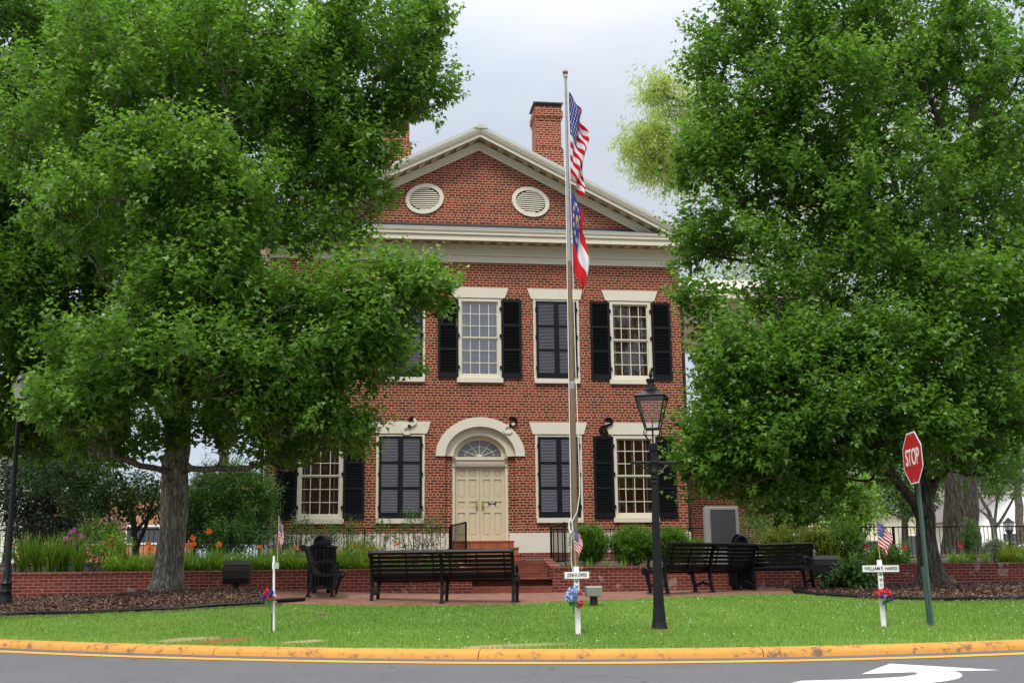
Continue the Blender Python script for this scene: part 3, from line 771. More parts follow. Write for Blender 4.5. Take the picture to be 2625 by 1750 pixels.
def window(x, z0, is_open, upper, blind, glassm):
    wd = child('window', FRAME_ME, CH, (x, 0, z0-0.9))
    sm1 = MB()
    sm1.box(x-0.70, x+0.70, -0.075, 0.2, z0-0.145, z0-0.004); sill = sm1.build('sill', M['stone_cream'], wd, org=(x, 0, z0))
    lt = MB()
    if upper: lin(lt, x, z0+2.475, z0+2.80, 0.755, 0.89)
    else: lin(lt, x, z0+2.485, z0+2.845, 0.76, 0.885)
    lt.build('lintel', M['stone_cream'], wd, org=(x, 0, z0))
    if is_open:
        child('sash', sash_me, wd, (0, 0, 0.10))
        pm = bpy.data.meshes.new('pane'); pv = []; pf = []
        for zlo, zhi, y in ((0.1, 1.235, 0.095), (1.235, 2.37, 0.065)):
            k = len(pv); pv += [(-0.55, y, zlo), (0.55, y, zlo), (0.55, y, zhi), (-0.55, y, zhi)]; pf.append((k, k+1, k+2, k+3))
        pm.from_pydata(pv, [], pf); pm.update(); pm.materials.append(M[glassm]); child('pane', pm, wd, (0, 0, 0))
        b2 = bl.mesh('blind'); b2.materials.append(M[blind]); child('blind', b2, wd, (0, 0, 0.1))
        t2 = tp.mesh('blind_tapes'); t2.materials.append(M['tape']); child('blind_tapes', t2, wd, (0, 0, 0.1))
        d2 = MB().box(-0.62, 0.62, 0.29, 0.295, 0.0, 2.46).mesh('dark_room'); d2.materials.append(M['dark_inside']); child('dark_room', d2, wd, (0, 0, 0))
        for sx in (-1, 1):
            s1 = child('shutter', sm_open[0], wd, (sx*0.965, -0.035, -0.01))
            s2 = child('shutter_slats', sm_open[1], wd, (sx*0.965, -0.035, -0.01)); child('shutter_back', bk_me, wd, (sx*0.965, -0.034, -0.01))
            for z in (0.28, 1.25, 2.1): child('hinge', hi_me, wd, (sx*0.645-(0.02 if sx > 0 else -0.0), -0.03, z))
    else:
        for sx in (-1, 1):
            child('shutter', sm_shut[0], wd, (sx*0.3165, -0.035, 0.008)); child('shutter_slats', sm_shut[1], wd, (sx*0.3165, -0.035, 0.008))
            child('shutter_back', bk_me, wd, (sx*0.3165, -0.03, 0.008))
            for z in (0.28, 1.25, 2.1): child('hinge', hi_me, wd, (sx*0.632, -0.035, z))
for i, x in enumerate(BAY):
    window(x, UZ0, i % 2 == 0, True, 'blind_sky_reflection' if i == 2 else 'blind_wood', 'window_glass_bright' if i == 2 else 'window_glass')
    if i != 2: window(x, LZ0, i in (0, 4), False, 'blind_wood' if i == 0 else 'blind_dark', 'window_glass')
# door bay -----------------------------------------------------------
def ring(mb, r0, r1, z, y0, y1, n=44):                    # half ring, radii (rx, rz)
    th_ = np.linspace(0, math.pi, n+1)
    for i in range(n):
        a, b = th_[i], th_[i+1]
        q = [(r*f(t_)) for r, f, t_ in ((r1[0], math.cos, a), (r1[1], math.sin, a), (r1[0], math.cos, b), (r1[1], math.sin, b), (r0[0], math.cos, a), (r0[1], math.sin, a), (r0[0], math.cos, b), (r0[1], math.sin, b))]
        P = [(q[4], q[5]), (q[0], q[1]), (q[2], q[3]), (q[6], q[7])]
        v = [(p_[0], y, z+p_[1]) for y in (y0, y1) for p_ in P]
        f = [(0, 1, 2, 3), (0, 4, 5, 1), (2, 6, 7, 3), (1, 5, 6, 2), (0, 3, 7, 4)]
        if i == 0: pass
        mb.add(v, f)
DR = MB(); ring(DR, (1.055, 0.885), (1.335, 1.165), 4.03, -0.05, 0.10); arch = part('door_arch', 'stone_cream', DR)
d2 = MB(); ring(d2, (0.80, 0.63), (1.055, 0.885), 4.035, 0.10, 0.32); part('inner_arch', 'cream', d2, parent=arch)
d3 = MB(); ring(d3, (0.66, 0.50), (0.80, 0.63), 4.035, 0.26, 0.36); fanl = part('fanlight', 'cream', d3)
fgm = MB(); th_ = np.linspace(0, math.pi, 30); fgm.add([(0.66*math.cos(a), 0.33, 4.035+0.5*math.sin(a)) for a in th_], [tuple(range(30))]); part('fan_pane', 'fan_glass', fgm, parent=fanl)
mu = MB()
for a in (28, 59, 90, 121, 152):
    a = math.radians(a); mu.strip([(0.07*math.cos(a), 4.035+0.06*math.sin(a)), (0.66*math.cos(a), 4.035+0.5*math.sin(a))], 0.016, 0.30, 0.328, 'xz')
mu.strip([(0.45*math.cos(a), 4.035+0.30*math.sin(a)) for a in np.linspace(0.12, math.pi-0.12, 24)], 0.014, 0.302, 0.327, 'xz')
mu.prism([(0.09*math.cos(a), 4.035+0.08*math.sin(a)) for a in np.linspace(0, math.pi, 12)], 0.295, 0.329, 'xz')
part('fan_bars', 'cream', mu, parent=fanl)
ds = MB()
for sx in (-1, 1):
    a, b = sorted((sx*0.845, sx*0.755)); ds.box(a, b, 0.16, 0.36, 1.50, 3.74)
    a, b = sorted((sx*0.87, sx*0.75)); ds.box(a, b, 0.13, 0.30, 3.74, 3.79); ds.box(a, b, 0.14, 0.30, 3.80, 3.96); ds.box(a-0.01, b+0.01, 0.12, 0.30, 3.96, 4.03)
ds.box(-0.75, 0.75, 0.19, 0.36, 3.74, 3.775); ds.box(-0.75, 0.75, 0.215, 0.36, 3.775, 3.94); ds.box(-0.75, 0.75, 0.185, 0.36, 3.94, 4.032)
part('door_surround', 'cream', ds)
for sx in (-1, 1):
    x0, x1 = sorted((sx*0.004, sx*0.752)); lf = MB(); y = 0.27
    lf.box(x0, x1, y+0.025, y+0.06, 1.545, 3.735)
    wv = x1-x0; cols = [(x0+0.10, x0+0.10+0.21), (x1-0.10-0.21, x1-0.10)]; rows = [(1.72, 2.38), (2.51, 2.71), (2.83, 3.36), (3.45, 3.64)]
    gx_ = [x0, cols[0][0], cols[0][1], cols[1][0], cols[1][1], x1]; gz_ = [1.545]+[q for r_ in rows for q in r_]+[3.735]
    for i in range(5):
        for j in range(len(gz_)-1):
            if i in (1, 3) and j % 2 == 1: continue
            lf.box(gx_[i], gx_[i+1], y, y+0.03, gz_[j], gz_[j+1])
    for a, b in cols:
        for c, d in rows: lf.box(a+0.035, b-0.035, y+0.012, y+0.03, c+0.035, d-0.035)
    dr = part('door', 'door_tan', lf)
    hp = MB(); hp.box(sx*0.09-0.035, sx*0.09+0.035, y-0.008, y, 2.44, 2.73); part('push_plate', 'brass', hp, parent=dr)
    kn = MB(); kn.lathe([(0.004, -0.06), (0.028, -0.052), (0.034, -0.035), (0.02, -0.02), (0.014, 0.0)], 12); kn.v = [(sx*0.09+p_[0], y-0.008+p_[2], 2.58+p_[1]) for p_ in kn.v]
    part('door_knob', 'brass', kn, True, parent=dr)
    if sx > 0:
        sg = MB(); sg.box(0.25, 0.49, y-0.009, y-0.001, 2.63, 2.715); sgo = part('door_notice', 'letter_black', sg, parent=dr)
        tx = MB()
        for zc, ws in ((2.698, (0.05, 0.07, 0.05)), (2.675, (0.04, 0.06, 0.04)), (2.652, (0.06,))):
            tot = sum(ws)+0.012*(len(ws)-1); xx = 0.37-tot/2
            for q in ws: tx.box(xx, xx+q, y-0.0115, y-0.0095, zc-0.006, zc+0.006); xx += q+0.012
        tx.build('notice_print', M['sign_white'], dr)
# iron wall anchors -----------------------------------------------------
def s_curve(cx, cz, flip=1):
    pts = []
    for a in np.linspace(150, -70, 16): pts.append((cx+0.075+0.105*math.cos(math.radians(a)), cz+0.135+0.095*math.sin(math.radians(a))))
    for a in np.linspace(105, 330, 16): pts.append((cx-0.075+0.115*math.cos(math.radians(a)), cz-0.125+0.105*math.sin(math.radians(a))))
    return pts
def anchor(cx, cz, n_black, mid=None):
    pts = s_curve(cx, cz); n = len(pts)
    k = MB(); k.strip(pts[:n_black], 0.07, -0.085, -0.005, 'xz')
    k.obox((cx, -0.07, cz), (0.04, 0.03, 0.04), np.eye(3))
    o = part('wall_anchor', 'iron_black', k)
    if n_black < n:
        k2 = MB(); k2.strip(pts[n_black-1:], 0.07, -0.085, -0.005, 'xz'); part('painted_tail', 'stone_cream', k2, parent=o)
anchor(-2.12, 4.91, 7); anchor(0.90, 4.955, 15); anchor(3.83, 4.95, 32)
# rain pipes at both corners -------------------------------------------
for sx in (-1, 1):
    k = MB(); k.tube([(sx*6.62, -0.25, 10.50), (sx*6.63, -0.22, 10.3), (sx*6.66, -0.12, 9.75), (sx*6.64, -0.06, 9.58), (sx*6.55, 0.0, 9.48), (sx*6.42, 0.05, 9.42), (sx*6.375, 0.08, 9.3), (sx*6.375, 0.1, 9.0), (sx*6.375, 0.1, 1.2)], 0.05, 8)
    part('rain_pipe', 'dark_bronze', k, True)
# side porch -------------------------------------------------------------
k = MB(); k.box(6.301, 10.7, 3.6, 3.9, 0.6, 4.69); part('porch_wall', 'old_brick', k)  # wall depth made up: set back under the porch floor to fall in shade
k = MB(); k.box(6.301, 10.75, 3.55, 3.95, 0.6, 1.3); part('porch_plinth', 'stucco', k)
k = MB(); k.box(6.301, 10.85, 1.88, 2.4, 4.66, 4.78); k.box(6.301, 10.8, 1.93, 2.4, 4.78, 4.95); k.box(6.301, 10.8, 2.4, 9, 4.7, 4.9); part('porch_floor', 'cream', k)
k = MB(); k.box(6.301, 10.75, 2.04, 2.12, 5.80, 5.88); k.box(6.301, 10.75, 2.05, 2.11, 5.03, 5.09)
for i in range(37): x = 6.36+i*0.12; k.box(x-0.02, x+0.02, 2.06, 2.10, 5.09, 5.80)
part('balustrade', 'cream', k)
for x in (8.9, 10.6):
    k = MB(); k.lathe([(0.24, 4.9), (0.24, 5.0), (0.19, 5.05), (0.185, 6.5), (0.155, 8.5), (0.2, 8.55), (0.24, 8.6), (0.24, 8.7)], 18, (x, 2.3, 0)); part('porch_column', 'cream', k, True)
k = MB(); k.box(6.301, 10.9, 2.05, 2.5, 8.70, 9.0); k.box(6.301, 10.95, 2.0, 2.5, 9.0, 9.06); k.box(6.301, 10.92, 2.03, 2.5, 9.06, 9.36); k.box(10.45, 10.88, 2.5, 9.0, 8.70, 9.36); part('porch_beam', 'cream', k)
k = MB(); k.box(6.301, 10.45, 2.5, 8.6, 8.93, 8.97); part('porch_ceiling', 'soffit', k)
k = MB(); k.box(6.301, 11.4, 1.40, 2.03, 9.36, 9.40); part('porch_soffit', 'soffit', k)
k = MB(); k.box(6.301, 11.45, 1.36, 1.41, 9.36, 9.52); k.prism([(1.41, 9.52), (1.32, 9.60), (1.32, 9.66), (1.41, 9.66)], 6.301, 11.5, 'yz'); part('porch_fascia', 'cream', k)
k = MB(); k.add([(6.301, 1.32, 9.665), (11.5, 1.32, 9.665), (11.5, 6.0, 11.25), (6.301, 6.0, 11.25), (6.301, 1.32, 9.64), (11.5, 1.32, 9.64), (11.5, 6.0, 11.22), (6.301, 6.0, 11.22)], [(0, 1, 2, 3), (7, 6, 5, 4), (0, 4, 5, 1), (1, 5, 6, 2), (3, 2, 6, 7)])
for i in range(11):
    x = 6.5+i*0.46; k.add([(x, 1.32, 9.70), (x+0.03, 1.32, 9.70), (x+0.03, 6.0, 11.29), (x, 6.0, 11.29), (x, 1.32, 9.66), (x+0.03, 1.32, 9.66), (x+0.03, 6, 11.25), (x, 6, 11.25)], [(0, 1, 2, 3), (0, 3, 7, 4), (1, 5, 6, 2), (0, 4, 5, 1)])
part('porch_roof', 'metal_white', k)

# ------------------------------------------------------------------ iron railing in front of the courthouse
def railing(label, p0, p1, zb, zt_, posts, step=0.115, group='black iron railings of the forecourt'):
    p0, p1 = np.array(p0, float), np.array(p1, float); L = np.linalg.norm(p1-p0); d = (p1-p0)/L
    t = thing('iron_railing', label, 'railing', (*((p0+p1)/2), zb), group=group)
    R_ = np.array([[d[0], -d[1], 0], [d[1], d[0], 0], [0, 0, 1]])
    k = MB(); mid = (p0+p1)/2
    k.obox((*mid, zt_-0.015), (L/2, 0.022, 0.015), R_); k.obox((*mid, zb+0.12), (L/2, 0.015, 0.012), R_)
    k.build('rails', M['iron_black'], t)
    k = MB()
    for i in range(int(L/step)):
        q = p0+d*(i+0.5)*step; k.obox((*q, (zb+0.12+zt_)/2-0.015), (0.0065, 0.0065, (zt_-zb-0.12)/2-0.015), R_)
    k.build('pickets', M['iron_black'], t)
    for s_ in posts:
        q = p0+d*s_*L; k = MB(); k.obox((*q, (zb-0.1+zt_)/2), (0.022, 0.022, (zt_-zb+0.1)/2-0.002), R_); k.build('post', M['iron_black'], t)
railing('long black iron railing behind the flower bed, left of the stairs', (-15.5, -4.7), (-1.30, -4.7), 0.78, 1.755, [0, .14, .28, .42, .56, .70, .85, 1])
railing('long black iron railing behind the boxwoods and the stone tablet, right of the stairs', (1.32, -4.58), (15.5, -4.7), 0.78, 1.71, [0.2, .35, .5, .65, .8, 1])
railing('short black iron railing running from front to back, left of the stairs', (-1.27, -4.66), (-1.07, -6.6), 0.76, 1.80, [0, 1], 0.12)
railing('short black iron railing running from front to back, right of the stairs', (1.30, -6.65), (1.30, -4.66), 0.74, 1.78, [0, 1], 0.16)

# ------------------------------------------------------------------ benches
def bench_frame(mb, x0, x1, arm=True):
    w = x1-x0
    rear = [(0.02, 0.0), (0.045, 0.12), (0.075, 0.28), (0.07, 0.42), (0.035, 0.58), (-0.01, 0.74), (-0.03, 0.80)]
    mb.strip(rear, [0.05, 0.045, 0.05, 0.06, 0.05, 0.045, 0.05], x0, x1)
    mb.prism([(-0.02, 0.0), (0.09, 0.0), (0.085, 0.02), (-0.015, 0.02)], x0-0.015, x1+0.015, 'yz')
    front = [(0.42, 0.0), (0.43, 0.10), (0.47, 0.24), (0.49, 0.34), (0.50, 0.40)]
    mb.strip(front, [0.05, 0.045, 0.055, 0.07, 0.08], x0, x1)
    mb.prism([(0.38, 0.0), (0.49, 0.0), (0.485, 0.02), (0.385, 0.02)], x0-0.015, x1+0.015, 'yz')
    mb.strip([(0.055, 0.46), (0.11, 0.40), (0.20, 0.365), (0.32, 0.36), (0.44, 0.375), (0.50, 0.39)], 0.045, x0, x1)
    mb.strip([(0.05, 0.11), (0.13, 0.145), (0.20, 0.16), (0.24, 0.175), (0.28, 0.16), (0.35, 0.145), (0.43, 0.11)], [0.02, 0.03, 0.05, 0.06, 0.05, 0.03, 0.02], x0+w*0.3, x1-w*0.3)
    th_ = np.linspace(0, 2*math.pi, 15)[:-1]
    mb.prism([(0.525+0.062*math.cos(a), 0.375+0.062*math.sin(a)) for a in th_], x0-0.006, x1+0.006, 'yz')
    mb.prism([(-0.065+0.055*math.cos(a), 0.815+0.055*math.sin(a)) for a in th_], x0-0.006, x1+0.006, 'yz')
    if arm:
        mb.strip([(0.05, 0.545), (0.13, 0.56), (0.25, 0.60), (0.35, 0.605), (0.42, 0.58), (0.455, 0.53), (0.455, 0.47), (0.43, 0.43), (0.40, 0.425), (0.385, 0.445)], [0.04, 0.035, 0.035, 0.04, 0.04, 0.035, 0.035, 0.03, 0.025, 0.015], x0+w*0.1, x1-w*0.1)
def make_bench(label, secs, sec_len, loc, rot):
    t = thing('park_bench', label, 'bench', loc, rot, 'black iron and slat benches on the plaza')
    global ORG; ORG = np.zeros(3)
    W_ = secs*sec_len; xs_ = [-W_/2+i*sec_len for i in range(secs+1)]
    for i, x in enumerate(xs_):
        k = MB(); bench_frame(k, x-0.025, x+0.025, i in (0, secs)); k.build('leg_frame', M['iron_black'], t)
    bk, st, rb = MB(), MB(), MB()
    for i in range(secs):
        a, b = xs_[i]+0.026, xs_[i+1]-0.026
        for (y, z, an) in ((0.062, 0.475, 0.15), (0.04, 0.545, 0.22), (0.016, 0.615, 0.25), (-0.006, 0.685, 0.28), (-0.03, 0.755, 0.3)):
            R_ = np.array([[1, 0, 0], [0, math.cos(an), -math.sin(an)], [0, math.sin(an), math.cos(an)]])
            bk.obox(((a+b)/2, y+0.02, z), ((b-a)/2, 0.008, 0.026), R_)
        bk.strip([(-0.035, 0.80), (-0.05, 0.85), (-0.075, 0.868), (-0.105, 0.86), (-0.12, 0.83)], 0.012, a, b)
        for (y, z, an) in ((0.10, 0.425, -0.9), (0.155, 0.398, -0.4), (0.22, 0.385, -0.1), (0.29, 0.383, 0.0), (0.36, 0.386, 0.06), (0.43, 0.394, 0.12), (0.495, 0.405, 0.15)):
            R_ = np.array([[1, 0, 0], [0, math.cos(an), -math.sin(an)], [0, math.sin(an), math.cos(an)]])
            st.obox(((a+b)/2, y, z), ((b-a)/2, 0.027, 0.008), R_)
        st.strip([(0.52, 0.41), (0.555, 0.405), (0.572, 0.375), (0.56, 0.345)], 0.012, a, b)
        for f in (0.1, 0.5, 0.9):
            x = a+(b-a)*f
            rb = MB(); rb.strip([(-0.04, 0.80), (0.0, 0.68), (0.045, 0.53), (0.07, 0.45), (0.115, 0.395), (0.2, 0.368), (0.35, 0.368)], 0.012, x-0.012, x+0.012); rb.build('rib', M['iron_black'], t)
    bk.build('backrest', M['iron_black'], t); st.build('seat', M['iron_black'], t)
    return t
bl0 = at(1012, 1389, -14.6)
make_bench('long black two section bench, seen from behind, nearest the foot of the stairs', 2, 1.21, (-2.24, -14.60, ztf(-2.2, -14.5)+0.004), math.radians(-17))
make_bench('black bench seen end-on with its scrolled arm, before the left trash can', 1, 1.5, (-4.45, -13.3, ztf(-4.3, -13.6)+0.006), math.radians(-92))
p0 = at(1520, 1374, -14.4)
an_ = math.radians(34)
make_bench('long black two section bench, turned at an angle, partly behind the gas lamp', 2, 1.235, (1.72+1.235*math.cos(an_), -14.35+1.235*math.sin(an_), ztf(2.7, -13.7)+0.006), an_)
an_ = math.radians(137)
make_bench('short black bench at the right end of the plaza, its slatted front towards us', 1, 1.25, (4.97+0.60*math.cos(an_), -12.75+0.60*math.sin(an_), ztf(4.5, -12.4)+0.006), an_)

# ------------------------------------------------------------------ trash cans
def trash_can(label, x, y, open_az):
    z = ztf(x, y); t = thing('trash_can', label, 'trash can', (x, y, z), group='black domed trash cans on the plaza')
    k = MB(); k.lathe([(0.235, 0.075), (0.235, 0.80)], 24, (x, y, z)); k.build('liner', M['dark_inside'], t)
    k = MB()
    for i in range(22):
        a = 2*math.pi*i/22; c, s__ = math.cos(a), math.sin(a)
        k.obox((x+0.258*c, y+0.258*s__, z+0.455), (0.007, 0.026, 0.365), [[c, -s__, 0], [s__, c, 0], [0, 0, 1]])
    k.build('slats', M['iron_black'], t)
    k = MB(); k.lathe([(0.24, 0.065), (0.272, 0.07), (0.272, 0.10), (0.24, 0.105)], 28, (x, y, z)); k.build('rim', M['iron_black'], t, True); k = MB(); k.lathe([(0.255, 0.81), (0.29, 0.815), (0.295, 0.835), (0.285, 0.85), (0.15, 0.862)], 28, (x, y, z)); k.build('rim', M['iron_black'], t, True)
    for i in range(4):
        k = MB(); a = math.pi/4+i*math.pi/2; k.lathe([(0.035, -0.01), (0.045, 0.02), (0.04, 0.068)], 10, (x+0.19*math.cos(a), y+0.19*math.sin(a), z)); k.build('foot', M['iron_black'], t)
    k = MB(); prof = [(0.178*math.cos(q), 0.862+0.215*math.sin(q)) for q in np.linspace(0, math.pi/2-0.02, 10)]
    k.lathe([(0.21, 0.855), (0.215, 0.868), (0.178, 0.870)]+prof[1:], 30, (x, y, z), open_az+0.55, open_az-0.55+2*math.pi)
    k.build('dome', M['iron_black'], t, True)
    k = MB(); k.lathe([(0.15*math.cos(q), 0.862+0.18*math.sin(q)) for q in np.linspace(0, math.pi/2-0.02, 8)], 20, (x, y, z)); k.build('dome_inside', M['dark_inside'], t)
trash_can('black slatted trash can with a dome lid, behind the end-on bench at left', -4.28, -12.0, math.radians(60))
trash_can('black trash can behind the right benches, its dome opening facing left', 3.84, -12.0, math.radians(200))

# ------------------------------------------------------------------ floodlights
def flood(label, px0, px1, py0, py1, base, Y):
    a, b = at(px0, py0, Y), at(px1, py1, Y); x0, x1, z1, z0 = a[0], b[0], a[2], b[2]; xm = (x0+x1)/2; zg = ztf(xm, Y+0.1)
    t = thing('floodlight', label, 'floodlight', (xm, Y, zg), group='dark barrel floodlights before the low wall')
    h = z1-z0; k = MB()
    prof = [(Y-0.17, z0+0.02), (Y-0.06, z0), (Y+0.12, z0+0.02), (Y+0.26, z0+0.16), (Y+0.24, z0+h*0.62), (Y+0.06, z1), (Y-0.02, z1), (Y-0.13, z0+h*0.86), (Y-0.20, z0+h*0.6), (Y-0.21, z0+h*0.25)]
    k.prism(prof, x0, x1, 'yz'); k.build('housing', M['dark_bronze'], t)
    k = MB(); k.prism([(Y-0.145, z0+h*0.84), (Y-0.03, z1+0.012), (Y+0.08, z1+0.012), (Y+0.08, z1), (Y-0.02, z1), (Y-0.135, z0+h*0.83)], x0-0.01, x1+0.01, 'yz'); k.build('visor', M['plastic_black'], t)
    k = MB(); k.box(xm-0.07, xm+0.05, Y-0.04, Y+0.04, z0-0.10, z0+0.01); k.box(xm-0.045, xm+0.03, Y-0.03, Y+0.03, zg-0.08, z0-0.10); k.box(xm+0.07, xm+0.12, Y-0.02, Y+0.04, zg-0.05, zg+0.1); k.build('bracket', M['dark_bronze'], t)
flood('dark brown barrel floodlight on the mulch under the left maple', 515, 573, 1288, 1340, 1360, -8.6)
flood('dark brown barrel floodlight beside the short bench, before the right wall', 1864, 1921, 1276, 1328, 1352, -8.6)
g_ = ground(1363, 1393); Yb = g_[1]
def box_light():
    a, b, c = at(1344, 1345, Yb), at(1381, 1345, Yb), at(1362, 1369, Yb); zt1, zb1 = a[2], c[2]; xm = (a[0]+b[0])/2; hw = (b[0]-a[0])/2
    t = thing('box_floodlight', 'small grey box floodlight on a stub in the lawn beside the flagpole', 'floodlight', (xm, Yb, ztf(xm, Yb)))
    k = MB(); v = []
    for z, w_, d0, d1 in ((zb1, hw*0.86, -0.07, 0.08), (zb1+0.012, hw*0.9, -0.085, 0.10), (zt1-0.025, hw*0.99, -0.10, 0.13), (zt1, hw*0.97, -0.05, 0.12)):
        v += [(xm-w_, Yb+d0, z), (xm+w_, Yb+d0, z), (xm+w_, Yb+d1, z), (xm-w_, Yb+d1, z)]
    f = [(0, 3, 2, 1), (12, 13, 14, 15)]+[(4*i+j, 4*i+(j+1) % 4, 4*i+4+(j+1) % 4, 4*i+4+j) for i in range(3) for j in range(4)]
    k.add(v, f); k.build('housing', M['box_grey'], t)
    k = MB(); zg = ztf(xm, Yb); k.prism([(xm-0.05, zg-0.1), (xm+0.06, zg-0.1), (xm+0.06, zb1-0.01), (xm+0.035, zb1+0.002), (xm-0.035, zb1+0.002), (xm-0.05, zb1-0.015)], Yb-0.03, Yb+0.05, 'xz'); k.build('stub', M['dark_bronze'], t)
box_light()

# ------------------------------------------------------------------ gas lamp in the lawn and other street lamps
def sq(mb, c, prof, rot):                                # square section lofted along z: (half size, z)
    v = []
    for h, z in prof:
        for a in (45, 135, 225, 315):
            q = math.radians(a)+rot; v.append((c[0]+h*1.4142*math.cos(q), c[1]+h*1.4142*math.sin(q), c[2]+z))
    n = len(prof); mb.add(v, [(0, 3, 2, 1), (4*n-4, 4*n-3, 4*n-2, 4*n-1)]+[(4*i+j, 4*i+(j+1) % 4, 4*i+4+(j+1) % 4, 4*i+4+j) for i in range(n-1) for j in range(4)])
def lantern(t, c, z0, z1, hb, ht, rot, glassm='lantern_glass'):
    corner = lambda h, z, i: np.array([c[0]+h*1.4142*math.cos(math.radians(45+90*i)+rot), c[1]+h*1.4142*math.sin(math.radians(45+90*i)+rot), c[2]+z])
    k = MB()
    for i in range(4):
        k.tube([corner(hb, z0, i), corner(ht, z1, i)], 0.010, 6)
        k.tube([corner(hb, z0, i), corner(hb, z0, i+1)], 0.010, 6); k.tube([corner(ht, z1, i), corner(ht, z1, i+1)], 0.011, 6)
    k.build('lantern_frame', M['lamp_black'], t)
    k = MB()
    for i in range(4): k.add([corner(hb, z0, i), corner(hb, z0, i+1), corner(ht, z1, i+1), corner(ht, z1, i)], [(0, 1, 2, 3)])
    k.build('lantern_glass', M[glassm], t)
gl = ground(1515, 1444)
def gas_lamp(c):
    t = thing('gas_lamp', 'black gas lamp with a clear glass lantern and ladder bar, standing in the lawn', 'street lamp', c)
    k = MB()
    k.lathe([(0.115, -0.08), (0.112, 0.02), (0.095, 0.10), (0.076, 0.30), (0.068, 0.60), (0.057, 1.2), (0.044, 1.92)], 8, c); k.build('shaft', M['lamp_black'], t)
    k = MB()
    k.lathe([(0.038, 1.92), (0.055, 1.935), (0.055, 1.95), (0.042, 1.965), (0.042, 1.98), (0.056, 1.995), (0.056, 2.01), (0.042, 2.025), (0.052, 2.06), (0.06, 2.08), (0.06, 2.095), (0.045, 2.12), (0.048, 2.20), (0.055, 2.21), (0.055, 2.225), (0.045, 2.235), (0.042, 2.30), (0.046, 2.36), (0.062, 2.375), (0.066, 2.39), (0.062, 2.41), (0.066, 2.43), (0.066, 2.47), (0.05, 2.48), (0.0, 2.48)], 16, c)
    k.build('collar', M['lamp_black'], t, True)
    k = MB(); z = c[2]+2.215
    k.tube([(c[0]-0.31, c[1], z), (c[0]+0.31, c[1], z)], 0.019, 8)
    for sx in (-1, 1):
        k.lathe([(0.0, -0.03), (0.022, -0.012), (0.022, 0.012), (0.0, 0.025)], 10, (c[0]+sx*0.31, c[1], z))
        q = [(sx*0.05, -0.12), (sx*0.09, -0.115), (sx*0.11, -0.085), (sx*0.085, -0.065), (sx*0.075, -0.085)]
        k.tube([(c[0]+a, c[1], z+b) for a, b in q], 0.011, 6)
        q = [(sx*0.05, -0.12), (sx*0.13, -0.09), (sx*0.17, -0.045), (sx*0.21, -0.025), (sx*0.25, -0.035), (sx*0.245, -0.055), (sx*0.225, -0.05)]
        k.tube([(c[0]+a, c[1], z+b) for a, b in q], 0.009, 6)
        q = [(sx*0.16, -0.06), (sx*0.15, -0.03), (sx*0.12, -0.025), (sx*0.115, -0.05)]
        k.tube([(c[0]+a, c[1], z+b) for a, b in q], 0.006, 6)
    k.build('ladder_bar', M['lamp_black'], t, True)
    rot = math.radians(-22); k = MB()
    for i in range(4):
        a = math.radians(45+90*i)+rot; u = np.array([math.cos(a), math.sin(a)])
        pts = [(0.055, 2.47), (0.075, 2.52), (0.13, 2.57), (0.155, 2.62), (0.14, 2.665), (0.115, 2.68)]
        k.tube([(c[0]+u[0]*r, c[1]+u[1]*r, c[2]+z) for r, z in pts], 0.008, 6)
    k.tube([(c[0], c[1], c[2]+2.47), (c[0], c[1], c[2]+2.70)], 0.012, 6)
    k.build('cradle', M['lamp_black'], t, True)
    lantern(t, c, 2.68, 3.11, 0.094, 0.20, rot)
    k = MB(); k.tube([(c[0], c[1], c[2]+2.68), (c[0], c[1], c[2]+2.85)], 0.008, 6); k.lathe([(0.012, 2.76), (0.012, 2.78)], 8, c); k.lathe([(0.0, 2.845), (0.014, 2.855), (0.014, 2.87), (0.0, 2.88)], 8, c); k.build('burner', M['box_grey'], t)
    k = MB(); sq(k, c, [(0.094, 2.668), (0.094, 2.682)], rot); k.build('lantern_floor', M['lamp_black'], t)
    k = MB(); sq(k, c, [(0.215, 3.11), (0.218, 3.125), (0.16, 3.165), (0.085, 3.20)], rot)
    k.lathe([(0.085, 3.195), (0.092, 3.21), (0.09, 3.23), (0.06, 3.25), (0.052, 3.30), (0.05, 3.32), (0.064, 3.335), (0.066, 3.36), (0.072, 3.365), (0.07, 3.375), (0.02, 3.38), (0.014, 3.39), (0.03, 3.42), (0.028, 3.44), (0.012, 3.49), (0.0, 3.52)], 18, c)
    k.build('lantern_roof', M['lamp_black'], t, True)
gas_lamp(gl)
def post_lamp(label, c, H, big=True):
    t = thing('street_lamp', label, 'street lamp', c, group='black lamp posts with square lanterns')
    k = MB()
    k.lathe([(0.15, -0.15), (0.15, 0.06), (0.125, 0.12), (0.11, 0.24), (0.12, 0.26), (0.105, 0.30), (0.10, 0.38), (0.115, 0.42), (0.085, 0.46), (0.08, 0.62), (0.075, 0.64), (0.06, 0.68), (0.042, H-0.62), (0.055, H-0.60), (0.055, H-0.57)], 14, c); k.build('pole', M['lamp_black'], t, True)
    k = MB(); sq(k, c, [(0.06, H-0.57), (0.115, H-0.44), (0.125, H-0.42), (0.125, H-0.395)], 0.2); k.build('lantern_base', M['lamp_black'], t)
    lantern(t, c, H-0.395, H-0.08, 0.105, 0.16, 0.2, 'frost')
    k = MB(); sq(k, c, [(0.17, H-0.08), (0.19, H-0.06), (0.10, H+0.02), (0.05, H+0.10), (0.0, H+0.16)], 0.2); k.build('lantern_roof', M['lamp_black'], t)
simple('frost', (0.42, 0.41, 0.38), 0.4, spec=0.5)
lpl = ground(11, 1389)
Hl = at(36, 872, lpl[1])[2]-lpl[2]
post_lamp('tall black lamp post at the left edge, standing in the mulch before the left maple', lpl, Hl)
